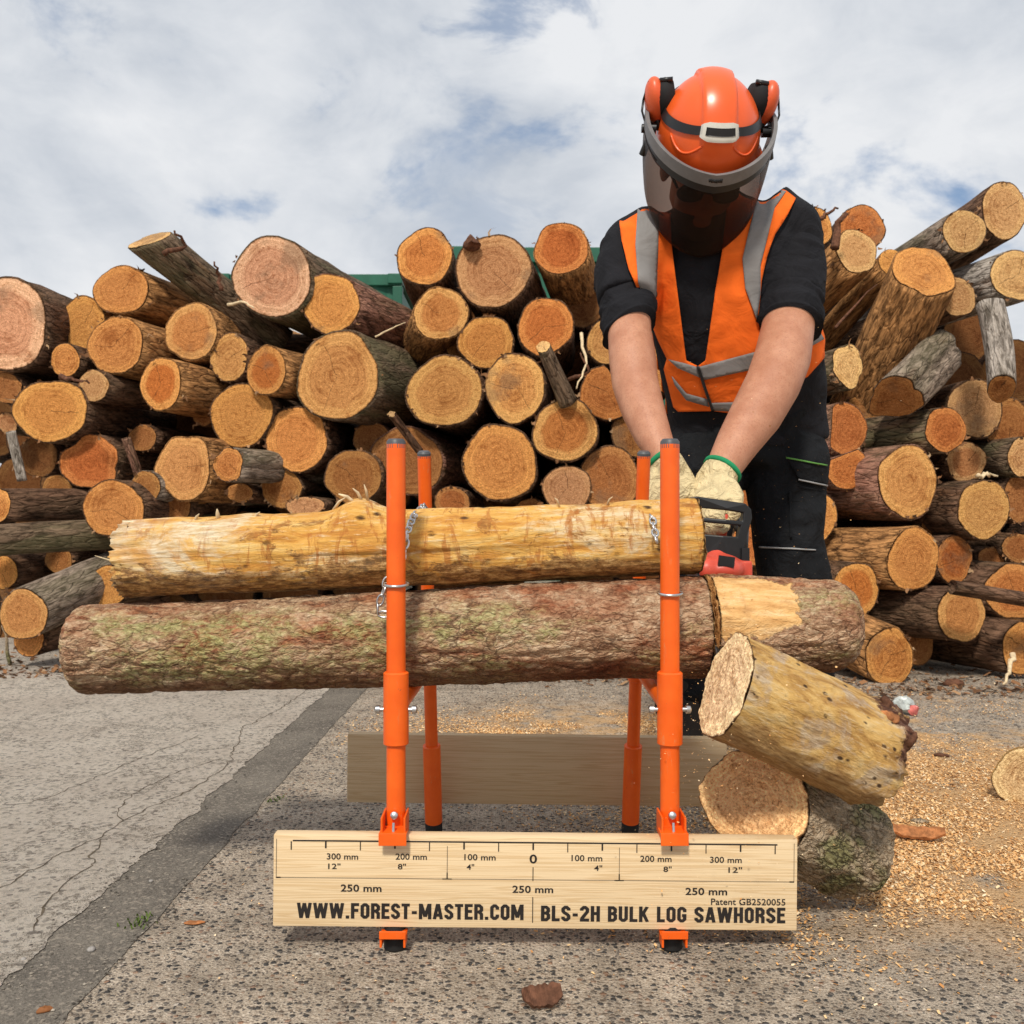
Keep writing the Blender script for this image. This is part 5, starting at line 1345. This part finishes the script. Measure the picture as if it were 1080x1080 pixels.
vb = MB(); vb.add(V, Fc); vis = hmesh('visor', vb, M['visor'], helmet); m = vis.modifiers.new('solid', 'SOLIDIFY'); m.thickness = .0012
for sx in (-1, 1):
    kb = MB(); kb.tube([hd(sx*.112, .0, .018), hd(sx*.142, .0, .018)], [.011, .009], 14, ref=Vector((0, 1, 0))); kb.tube([hd(sx*.128, -.02, -.002), hd(sx*.136, -.02, -.03)], .008, 10); hmesh('visor_knob', kb, M['black'], helmet, 40)
    # raised ear defender: cup, cushion, wire arm
    Mx = HM
    cup = MB(); cc = hd(sx*.105, .035, .064)
    tilt = Matrix.Rotation(sx*R(-12), 3, HF) @ HM
    cup.ell(cc+tilt @ Vector((sx*.010, 0, 0)), .024, .038, .050, tilt, 28, 18)
    ear = hmesh('ear_defender', cup, M['helmdk'], helmet)
    cs = MB(); cs.tube([cc-(tilt @ Vector((sx*.030, 0, 0))), cc-(tilt @ Vector((sx*.015, 0, 0))), cc+(tilt @ Vector((sx*.004, 0, 0)))], [(.030, .034), (.036, .042), (.037, .043)], 26, ref=tilt @ Vector((0, 1, 0))); hmesh('cushion', cs, M['foam'], ear)
    wr = MB()
    wr.tube([hd(sx*.105, .0, .026), hd(sx*.138, .0, .036), hd(sx*.144, .012, .050), hd(sx*.142, .028, .066)], .0024, 8)
    wr.tube([hd(sx*.142, .028, .066), hd(sx*.134, .035, .101), hd(sx*.100, .035, .110)], .0024, 8)
    hmesh('wire_arm', wr, M['black'], ear)
    tp = MB(); tp.tube([hd(sx*.112, .030, .107), hd(sx*.086, .028, .111)], .005, 10); hmesh('pivot_bar', tp, M['black'], ear)
    am = MB(); am.tube([hd(sx*.106, .0, .018), hd(sx*.110, .015, .032), hd(sx*.104, .03, .05)], [(.010, .006), (.012, .008), (.016, .012)], 12, ref=HF); hmesh('cup_arm', am, M['black'], ear)
# glasses and beard
gl = MB()
for sx in (-1, 1):
    gl.ell(hd(sx*.035, -.108, -.070), .031, .006, .021, HM); gl.tube([hd(sx*.064, -.100, -.062), hd(sx*.081, .005, -.060)], .003, 8)
gl.tube([hd(-.012, -.112, -.065), hd(.012, -.112, -.065)], .004, 8); hmesh('glasses', gl, M['black'], man)
bd = MB(); bd.ell(hd(0, -.052, -.148), .060, .050, .050, HM); bd.ell(hd(0, -.086, -.168), .032, .022, .026, HM); V, Fc = fuse(bd, .006, 3)
Vb = MB(); Vb.add(V, Fc); hmesh('beard', Vb, M['hair'], man)

# ------------------------------------------------------------------ chainsaw
CS = empty('chainsaw', P(752, 600, 1.76)); bpy.context.view_layer.update()
tag(CS, 'red and black chainsaw in the man’s gloved hands, its bar down in the cut', 'chainsaw')
YG = 1.735
def gp(u, v, dy=0): return P(u, v, YG+dy)
bm = bmesh.new()
outer = [(725, 525), (735, 523.5), (785, 531), (791, 537), (792, 547), (786, 568), (780, 600), (770, 604), (744, 598), (735, 590), (732, 560)]
holes = [[(730, 535), (766, 538), (783, 541), (782, 549.5), (765, 548), (732, 544.5)], [(733, 550), (765, 553), (780, 554.5), (777, 566), (762, 565), (734.5, 562.5)]]
pts = []; ed = []
for lp in [outer]+holes:
    o = len(pts); pts += [Vector(q) for q in lp]; ed += [(o+i, o+(i+1) % len(lp)) for i in range(len(lp))]
vs, es, fs, *_ = delaunay_2d_cdt(pts, ed, [], 1, 1e-4)
bvs = [bm.verts.new(P(p[0], p[1], YG+.010*((p[0]-758)/34)**2)) for p in vs]
for f in fs:
    c = sum((vs[i] for i in f), Vector((0, 0)))/len(f)
    if any(inside(c, h) for h in holes): continue
    bm.faces.new([bvs[i] for i in f])
bmesh.ops.recalc_face_normals(bm, faces=bm.faces)
gu = sub(bm_obj('hand_guard', bm, M['black']), CS)
m = gu.modifiers.new('solid', 'SOLIDIFY'); m.thickness = .012; m.offset = 0
m = gu.modifiers.new('bev', 'BEVEL'); m.width = .0025; m.segments = 2; m.limit_method = 'ANGLE'
mb = MB(); mb.ell(gp(744, 601, -.02), .026, .03, .026); mb.ell(gp(757, 600, .01), .048, .06, .030); mb.box(gp(760, 615, .06), (.085, .15, .09)); mb.tube([gp(752, 592, 0), gp(757, 581, .01), gp(764, 588, .03)], [.02, .014, .02], 14)
V, Fc = fuse(mb, .004, 5); bo = MB().add(V, Fc); part(bo, 'motor_casing', M['sawred'], CS)
mb = MB(); mb.box(gp(766, 592, -.045), (.028, .006, .018), Matrix.Rotation(R(8), 3, 'Y')); bo_ = part(mb, 'vent_panel', M['black'], CS, False)
mb = MB(); mb.tube([gp(781, 600, .05), gp(783, 560, .06), gp(770, 540, .085), gp(748, 543, .09), gp(738, 556, .09), gp(736, 590, .06)], .0125, 14); part(mb, 'front_handle', M['black'], CS)
mb = MB(); mb.tube([gp(762, 566, .07), gp(764, 545, .07), gp(768, 536, .08)], .008, 12); part(mb, 'trigger_lever', M['sawred'], CS)
mb = MB(); mb.tube([gp(752, 600, .13), gp(746, 560, .19), gp(728, 540, .20), gp(712, 548, .17), gp(706, 580, .14), gp(735, 604, .10)], .014, 14); part(mb, 'rear_handle', M['black'], CS)
mb = MB(); mb.box(gp(783, 592, .02), (.014, .05, .05)); part(mb, 'clutch_cover', M['black'], CS, False)
# guide bar: a flat steel blade lying in the kerf
kx = (744.3-CX)/F*1.56
B0 = Vector((kx, 1.70, .545)); B1 = Vector((kx+.004, 1.452, .362)); D = (B1-B0); dn = D.normalized(); pn = Vector((0, -dn.z, dn.y)).normalized()
prof = [B0+pn*.036, B0-pn*.036]
tipc = B1-dn*.030
for k in range(13):
    a = -math.pi/2+math.pi*k/12; prof.append(tipc+dn*(.032*math.cos(a))+pn*(.032*math.sin(a)))
def blade(off, grow):
    n = len(prof); c = sum(prof, Vector())/n; V = []
    for sx in (-off, off):
        for p in prof: V.append(c+(p-c)*grow+Vector((sx, 0, 0)))
    Fc = [tuple(range(n)), tuple(reversed(range(n, 2*n)))]+[(i, n+i, n+(i+1) % n, (i+1) % n) for i in range(n)]
    return MB().add(V, Fc)
part(blade(.0022, 1.0), 'guide_bar', M['bar'], CS, False); part(blade(.0014, 1.07), 'saw_chain', M['chain'], CS, False)

# ------------------------------------------------------------------ ground
def sheet(name, poly, z, mat, n=1):
    V = [(x, y, z) for x, y in poly]
    o = mesh_obj(name, V, [tuple(range(len(V)))], mat, None, False); tag(o, kind='structure'); return o
sheet('ground', [(-400, -60), (400, -60), (400, 700), (-400, 700)], 0, M['agg'])
ys = [-3+.02*i for i in range(200)]+[1.0+.004*i for i in range(900)]+[4.6+.02*i for i in range(170)]
def jag(y, k, amp): return amp*noise.fractal(Vector((y*9, k, 0)), .75, 2.2, 7)
le = [(-.713+.0155*y+jag(y, 1, .016), y) for y in ys]; ri = [(-.583+.0165*y+jag(y, 5, .007), y) for y in ys]
def strip_mesh(name, A, B, z, mat):
    V = [(x, y, z) for x, y in A]+[(x, y, z) for x, y in B]; n = len(A)
    o = mesh_obj(name, V, [(i, n+i, n+i+1, i+1) for i in range(n-1)], mat, None, False); tag(o, kind='structure'); return o
strip_mesh('asphalt_strip', le, ri, .0016, M['strip'])
far = [(-14, y) for x, y in le]
slab = strip_mesh('concrete_slab', far, [(x+.002, y) for x, y in le], .0032, M['slab'])
# cracks in the slab: dirt-filled grooves
def crack(px, w):
    pts = []
    for (u, v) in px:
        Y = CH*F/(v-CY); pts.append(Vector(((u-CX)/F*Y, Y)))
    fine = []
    for a, b in zip(pts, pts[1:]):
        n = max(2, int((b-a).length/.012))
        for k in range(n): fine.append(a.lerp(b, k/n))
    V = []; Fc = []; out = []
    for i, p in enumerate(fine):
        q = p+Vector((noise.fractal(Vector((p.x*30, p.y*30, 1)), .9, 2, 4), noise.fractal(Vector((p.x*30, p.y*30, 7)), .9, 2, 4)))*.012; out.append(q)
    for i, p in enumerate(out):
        d = (out[min(i+1, len(out)-1)]-out[max(0, i-1)]).normalized(); nn = Vector((-d.y, d.x)); ww = w*(.35+.9*abs(noise.noise(Vector((p.x*25, p.y*25, 3)))))
        if i in (0, len(out)-1): ww *= .2
        V += [(*(p+nn*ww), .0042), (*(p-nn*ww), .0042)]
    for i in range(len(out)-1): Fc.append((2*i, 2*i+1, 2*i+3, 2*i+2))
    o = mesh_obj('crack', V, Fc, M['crack'], slab, False); return o
crack([(-20, 950), (30, 923), (67, 901), (107, 884), (130, 868), (159, 853), (200, 836), (240, 808), (258, 768), (296, 749), (330, 724)], .0022)
crack([(34, 985), (52, 949), (74, 930), (96, 916), (107, 884)], .0025)
crack([(130, 868), (122, 858), (140, 838), (190, 815), (238, 800)], .0018)
crack([(-10, 858), (60, 840), (150, 800), (215, 775)], .0018)
crack([(-10, 772), (40, 762), (100, 750)], .0018)
# grass tufts in the joint, stones, bark flakes
def tuft(u, v, n, h, label):
    Y = CH*F/(v-CY); c = Vector(((u-CX)/F*Y, Y, .003)); V = []; Fc = []
    for k in range(n):
        a = rnd.uniform(0, 6.28); b = c+Vector((rnd.gauss(0, .012), rnd.gauss(0, .012), 0)); l = h*rnd.uniform(.5, 1.2); d = Vector((math.cos(a)*.6, math.sin(a)*.6, 1)).normalized()
        s = Vector((-math.sin(a), math.cos(a), 0))*.0018; o = len(V)
        V += [b-s, b+s, b+d*l*.6+s*.7, b+d*l*.6-s*.7, b+d*l+Vector((0, 0, -l*.2))]; Fc += [(o, o+1, o+2, o+3), (o+3, o+2, o+4)]
    ob = mesh_obj('grass_tuft', V, Fc, M['grass'], None, False); tag(ob, label, 'grass')
tuft(148, 975, 34, .012, 'small green grass tuft on the edge of the dark asphalt strip, left foreground')
False and tuft(362, 746, 24, .018, 'faint grass tuft beside the asphalt strip near the lower log')
tuft(290, 845, 22, .010, 'pale green weeds where the strip meets the gravelly concrete')
False and tuft(252, 812, 16, .008, 'mossy weed in the crack beside the asphalt strip')
tuft(815, 900, 18, .012, 'bits of green moss among the sawdust right of the stump') if False else None
def flake(u, v, sx, sy, h, rot, mat, label, name='bark_flake', seed=0):
    Y = CH*F/(v-CY); c = Vector(((u-CX)/F*Y, Y, .002)); V = []; Fc = []; n = 18
    Rm = Matrix.Rotation(rot, 3, 'Z')
    for ring, (k, z) in enumerate(((1.0, 0), (.95, h*.5), (.6, h), (.0, h*1.1))):
        for i in range(n):
            a = 2*math.pi*i/n; f = k*(1+.35*noise.noise(Vector((math.cos(a)*2+seed, math.sin(a)*2, seed))))
            V.append(c+Rm @ Vector((sx*f*math.cos(a), sy*f*math.sin(a), z*(1+.5*noise.noise(Vector((a, ring, seed)))))))
    for r_ in range(3):
        for i in range(n): Fc.append((r_*n+i, r_*n+(i+1) % n, (r_+1)*n+(i+1) % n, (r_+1)*n+i))
    Fc.append(tuple(reversed(range(n))))
    o = mesh_obj(name, V, Fc, mat); tag(o, label, 'bark' if 'bark' in name else name.split('_')[-1])
def shard(u, v, l, w, rot, tilt, mat, label):
    Y = CH*F/(v-CY); c = Vector(((u-CX)/F*Y, Y, .012)); Rm = Matrix.Rotation(rot, 3, 'Z') @ Matrix.Rotation(tilt, 3, 'X'); n = 26; V = []; Fc = []
    for zz in (0, 1):
        for side in (-1, 1):
            for i in range(n+1):
                t = i/n; wd = w*(.35+.65*min(1, t*4))*(.55+.45*min(1, (1-t)*6))*(1+.25*noise.noise(Vector((t*9, side, 3))))
                V.append(c+Rm @ Vector(((t-.5)*2*l, side*wd, (.006 if zz else 0)+.004*noise.noise(Vector((t*7, side*1.0, zz*4)))+.010*(t-.5)**2*4)))
    q = n+1
    for i in range(n):
        Fc += [(i, i+1, q+i+1, q+i), (2*q+i, 3*q+i, 3*q+i+1, 2*q+i+1), (i, 2*q+i, 2*q+i+1, i+1), (q+i, q+i+1, 3*q+i+1, 3*q+i)]
    Fc += [(0, q, 3*q, 2*q), (n, 2*q+n, 3*q+n, q+n)]
    o = mesh_obj('bark_flake', V, Fc, mat, None, False); tag(o, label, 'bark')
shard(966, 886, .052, .014, R(-16), R(28), M['chipwood'], 'orange bark shard lying on the sawdust right of the stump')
shard(570, 1062, .026, .014, R(12), R(35), M['chipbark'], 'crumpled brown dry leaf on the ground in front of the ruler board')
flake(205, 975, .016, .006, .003, R(5), M['chipwood'], 'flat reddish flake on the concrete left of the ruler board', seed=5)
flake(47, 1068, .010, .005, .005, R(30), M['chipwood'], 'small reddish flake on the asphalt strip in the bottom left corner', seed=6)
flake(993, 798, .02, .008, .006, R(-20), M['chipbark'], 'dark bark sliver on the ground between the toppled piece and the offcut', seed=16)
flake(970, 868, .018, .008, .006, R(-10), M['gbark'], 'greenish bark bit just above the orange shard', seed=26)
flake(875, 710, .03, .02, .02, R(0), M['chipwood'], 'reddish bark scrap on the ground near the pile at right', seed=36) if False else None
flake(1006, 723, .04, .02, .02, R(0), M['chipbark'], 'brown bark scrap on the ground before the pile at right', seed=46)
flake(530, 711, .07, .02, .012, R(4), M['chipbark'], 'dark bark scrap on the ground just behind the mossy log, at centre', seed=56)
flake(159, 931, .004, .003, .003, R(0), M['stone'], 'white pebble on the asphalt strip', name='pebble', seed=66)
flake(96, 1004, .006, .005, .005, R(0), M['stone'], 'grey pebble on the asphalt strip near the grass tuft', name='pebble', seed=76)
flake(25, 1014, .004, .0035, .003, R(0), M['stone'], 'pale pebble at the strip’s left edge, bottom left', name='pebble', seed=86)
Yw = 3.05; wp = MB(); wp.ell((1.235, Yw, .026), .034, .03, .026); wv = [v+noise.noise_vector(v*55)*.014 for v in wp.v]
w_ = mesh_obj('litter', wv, wp.f, M['wrap'], None, False); tag(w_, 'crumpled grey and pink litter on the ground behind the toppled piece', 'litter')
wp = MB(); wp.ell((1.262, Yw-.02, .018), .016, .012, .016); sub(mesh_obj('torn_flap', [v+noise.noise_vector(v*80)*.008 for v in wp.v], wp.f, M['pink'], None, False), w_)

GV = []; GF = []
for k in range(2600):
    y = 1.1+3.0*rnd.random()**1.6; left = rnd.random() < .65
    x = (-.713+.0155*y+jag(y, 1, .016) if left else -.583+.0165*y+jag(y, 5, .007))+rnd.gauss(0, .018 if left else .012); r = .0008+.0030*rnd.random()**4; o = len(GV); a = rnd.uniform(0, 6.28)
    for i in range(4): GV.append((x+r*math.cos(a+i*1.57), y+r*math.sin(a+i*1.57), .0030))
    GV.append((x, y,   .0030+r*.5)); GF += [(o+i, o+(i+1) % 4, o+4) for i in range(4)]
gr = mesh_obj('grit', GV, GF, M['grit'], None, False); tag(gr, 'loose grit along the crumbling edges of the asphalt strip', 'grit', kind='stuff')
# sawdust: tens of thousands of chips nobody could count
def chips(name, pts, lo, hi, mat, label, cat):
    V = []; Fc = []
    for p in pts:
        l = lo+(hi-lo)*rnd.random()**3.2; w = l*rnd.uniform(.35, .8); a = rnd.uniform(0, 6.28); ti = rnd.uniform(-.5, .5); t2 = rnd.uniform(-.4, .4)
        d = Vector((math.cos(a), math.sin(a), ti))*l*.5; e = Vector((-math.sin(a), math.cos(a), t2))*w*.5
        o = len(V); p = Vector(p); lift = Vector((0, 0, abs(d.z)+abs(e.z)))
        V += [p-d-e+lift, p+d-e*.6+lift, p+d*.7+e+lift, p-d*.9+e*.7+lift]; Fc.append((o, o+1, o+2, o+3))
    ob = mesh_obj(name, V, Fc, mat, None, False); tag(ob, label, cat, kind='stuff'); return ob
pts = []
def ok_ground(x, y): return True
def scatter(n, fx, fy, dens):
    k = 0
    while k < n:
        x, y = fx(), fy()
        if rnd.random() < dens(x, y): pts.append((x, y, .0015)); k += 1
nz = lambda x, y, s=2.3: max(0, min(1, .5+1.5*noise.fractal(Vector((x*s, y*s, 4)), .8, 2, 4)))
scatter(135000, lambda: rnd.gauss(.86, .36), lambda: rnd.gauss(1.80, .34), lambda x, y: nz(x, y)*(1 if x > .40 else .25)*min(1, max(.03, (y-1.28)/.35)))
scatter(46000, lambda: rnd.uniform(-.5, .75), lambda: rnd.gauss(2.78, .22), lambda x, y: nz(x, y)*math.exp(-((x-.16)/.36)**2))
scatter(40000, lambda: rnd.uniform(.45, 2.0), lambda: rnd.gauss(2.45, .55), lambda x, y: nz(x, y, 3))
scatter(5000, lambda: rnd.uniform(-.3, .6), lambda: rnd.uniform(1.45, 2.2), lambda x, y: nz(x, y)*(.1+.9*max(0, x)))
chips('sawdust', pts, .0014, .0075, M['dust'], 'pale orange sawdust scattered over the ground round the cut pieces', 'sawdust')
pts = []
scatter(1600, lambda: rnd.uniform(-.5, 1.4), lambda: rnd.uniform(1.0, 2.2), lambda x, y: .3+.7*max(0, x))
chips('wood_chips', pts, .0015, .0055, M['dust'], 'sparse pale wood chips on the concrete', 'wood chips')
pts = []
for k in range(1500):        # chips in the air and on the pieces below the kerf
    t = rnd.random(); pts.append((kx+rnd.gauss(.02, .03+.05*t), 1.50+rnd.gauss(-.06, .07), .50-.42*t+rnd.gauss(0, .03)))
for k in range(260): pts.append((rnd.gauss(.44, .10), rnd.gauss(1.75, .2), rnd.uniform(.3, .95)))
chips('flying_chips', pts, .0015, .0042, M['dust'], 'sawdust flying from the saw cut', 'sawdust')
pts = []
for k in range(5200):
    u = rnd.uniform(-60, 1150); x = (u-CX)/F*3.9; yb = (4.0 if u < 480 else 3.62) if not 480 <= u <= 860 else 4.0-(u-480)/380*.38
    pts.append((x, yb-.12+abs(rnd.gauss(0, .22))*rnd.choice((-.45, 1)), .002))
chips('bark_litter', pts, .008, .035, M['litter'], 'dark bark crumbs along the foot of the log pile', 'bark litter')

# ------------------------------------------------------------------ beyond the pile
def container(cx, cy, L, H, mat, label, rail=True, name='shipping_container'):
    e = empty(name, (cx, cy, 0)); bpy.context.view_layer.update(); tag(e, label, 'container')
    W = 2.4; n = int(L/.12); V = []; Fc = []
    for i in range(n+1):
        x = cx-L/2+.08+(L-.16)*i/n; d = .03 if (i//2) % 2 else .0
        V += [(x, cy-W/2+d, .16), (x, cy-W/2+d, H-.13)]
    for i in range(n): Fc.append((2*i, 2*i+2, 2*i+3, 2*i+1))
    sub(mesh_obj('side_wall', V, Fc, mat, None, False), e)
    bm = bmesh.new(); bm_box(bm, (cx, cy+.06, H/2), (L-.1, W-.14, H-.2)); sub(bm_obj('inner_box', bm, mat), e)
    bm = bmesh.new()
    bm_box(bm, (cx, cy-W/2, H-.07), (L, .10, .14), bev=.01); bm_box(bm, (cx, cy-W/2, .08), (L, .10, .16), bev=.01)
    sub(bm_obj('rail', bm, mat), e)
    for sx in (-1, 1):
        bm = bmesh.new(); bm_box(bm, (cx+sx*(L/2-.05), cy-W/2-.006, H/2), (.12, .12, H-.3), bev=.01)
        sub(bm_obj('corner_post', bm, mat), e)
        bm = bmesh.new(); bm_box(bm, (cx+sx*(L/2-.08), cy-W/2-.012, H-.06), (.18, .14, .125), bev=.012); sub(bm_obj('corner_casting', bm, mat), e)
    bm = bmesh.new(); bm_box(bm, (cx, cy, H-.03), (L-.04, W-.1, .04)); sub(bm_obj('roof', bm, mat), e)
def top_at(v, Y): return CH+(CY-v)/F*Y
Yc = 12.0; xr_ = (424-CX)/F*Yc; container(xr_-1.15, Yc+1.2, 2.3, top_at(290, Yc), M['green'], 'dark green shipping container behind the pile, showing left of the three crest ends')
Yc = 9.0; xl_ = (474-CX)/F*Yc; container(xl_+1.9, Yc+1.2, 3.8, top_at(262, Yc), M['green'], 'dark green shipping container behind the pile, showing between the three crest ends')
Yc = 7.2; container((330-CX)/F*Yc+.02, Yc+1.2, .95, top_at(334, Yc), M['whitep'], 'white container glimpsed under the big pink-hearted crest end', name='shipping_container')

# ------------------------------------------------------------------ light, sky, camera
SUN_EL, SUN_AZ = 47.0, 12.0                      # high, behind the camera and a little to its left
sd = Vector((-math.sin(R(SUN_AZ))*math.cos(R(SUN_EL)), -math.cos(R(SUN_AZ))*math.cos(R(SUN_EL)), math.sin(R(SUN_EL))))
lt = bpy.data.lights.new('sun', 'SUN'); lt.energy = 3.3; lt.angle = R(7); lt.color = (1.0, .93, .82)
lo = bpy.data.objects.new('sun', lt); C.objects.link(lo); lo.rotation_euler = (-sd).to_track_quat('-Z', 'Y').to_euler(); lo.location = (0, -5, 8)
w = bpy.data.worlds.new('World'); bpy.context.scene.world = w; w.use_nodes = True; t = w.node_tree; t.nodes.clear()
class WN(NT):
    def __init__(s, tree): s.t = tree
k = WN(t); out = t.nodes.new('ShaderNodeOutputWorld'); bg = t.nodes.new('ShaderNodeBackground'); t.links.new(bg.outputs[0], out.inputs[0])
sky = t.nodes.new('ShaderNodeTexSky'); sky.sky_type = 'NISHITA'; sky.sun_disc = False; sky.sun_elevation = R(SUN_EL); sky.sun_rotation = math.atan2(sd.x, sd.y)
dirv = k.n('ShaderNodeTexCoord').outputs['Generated']
dv = k.scale(dirv, (1.0, 1.0, 1.9), (0.35, 0, .12))
n1 = k.noise(dv, 3.4, 8, .58, .35); n2 = k.noise(k.scale(dirv, (1, 1, 1.6), (4.1, 2, 1.2)), 3.0, 6, .55, .3); n3 = k.noise(k.scale(dirv, (1, 1, 1.7), (9, 3, 2)), 8, 7, .6, .4)
cover = k.step(k.math('ADD', n1, k.math('MULTIPLY', k.math('SUBTRACT', n3, .5), .3)), .27, .43)
lum = k.math('ADD', k.math('MULTIPLY', n2, .75), k.math('MULTIPLY', n3, .35))
cl = k.ramp(lum, [(.36, (5.0, 5.45, 6.1)), (.47, (5.9, 6.3, 6.9)), (.55, (7.0, 7.3, 7.75)), (.66, (8.3, 8.45, 8.7))])
skyc = k.mix(.35, sky.outputs[0], (3.2, 4.6, 7.0))
def gap(d0, r0, r1, amt):                        # a hole in the clouds
    dist = k.n('ShaderNodeVectorMath', {0: k.n('ShaderNodeVectorMath', {0: dirv, 1: d0}, operation='SUBTRACT').outputs[0]}, operation='LENGTH').outputs['Value']
    return k.math('MULTIPLY', k.step(k.math('ADD', dist, k.math('MULTIPLY', k.math('SUBTRACT', n3, .5), .34)), r1, r0), amt)
hole = k.math('MAXIMUM', gap((-.005, .884, .468), .0, .055, .7), k.math('MAXIMUM', gap((-.055, .938, .342), .0, .09, .3), gap((-.03, .955, .295), .0, .07, .25)))
bgc = k.mix(k.math('MULTIPLY', cover, k.math('SUBTRACT', 1.0, hole)), skyc, cl)
t.links.new(bgc, bg.inputs[0]); bg.inputs[1].default_value = .1
cam = bpy.data.cameras.new('camera'); cam.sensor_width = 36; cam.lens = 36*F/1080; cam.clip_end = 2000; cam.clip_start = .05; cam.dof.use_dof = True; cam.dof.focus_distance = 1.5; cam.dof.aperture_fstop = 16
co = bpy.data.objects.new('camera', cam); C.objects.link(co); co.location = (0, 0, CH); co.rotation_euler = (R(90), 0, 0)
sc = bpy.context.scene; sc.camera = co
sc.view_settings.view_transform = 'Standard'; sc.view_settings.look = 'None'; sc.view_settings.exposure = 0; sc.view_settings.gamma = 1
sc.cycles.use_denoising = True; sc.cycles.max_bounces = 6; sc.cycles.transparent_max_bounces = 12
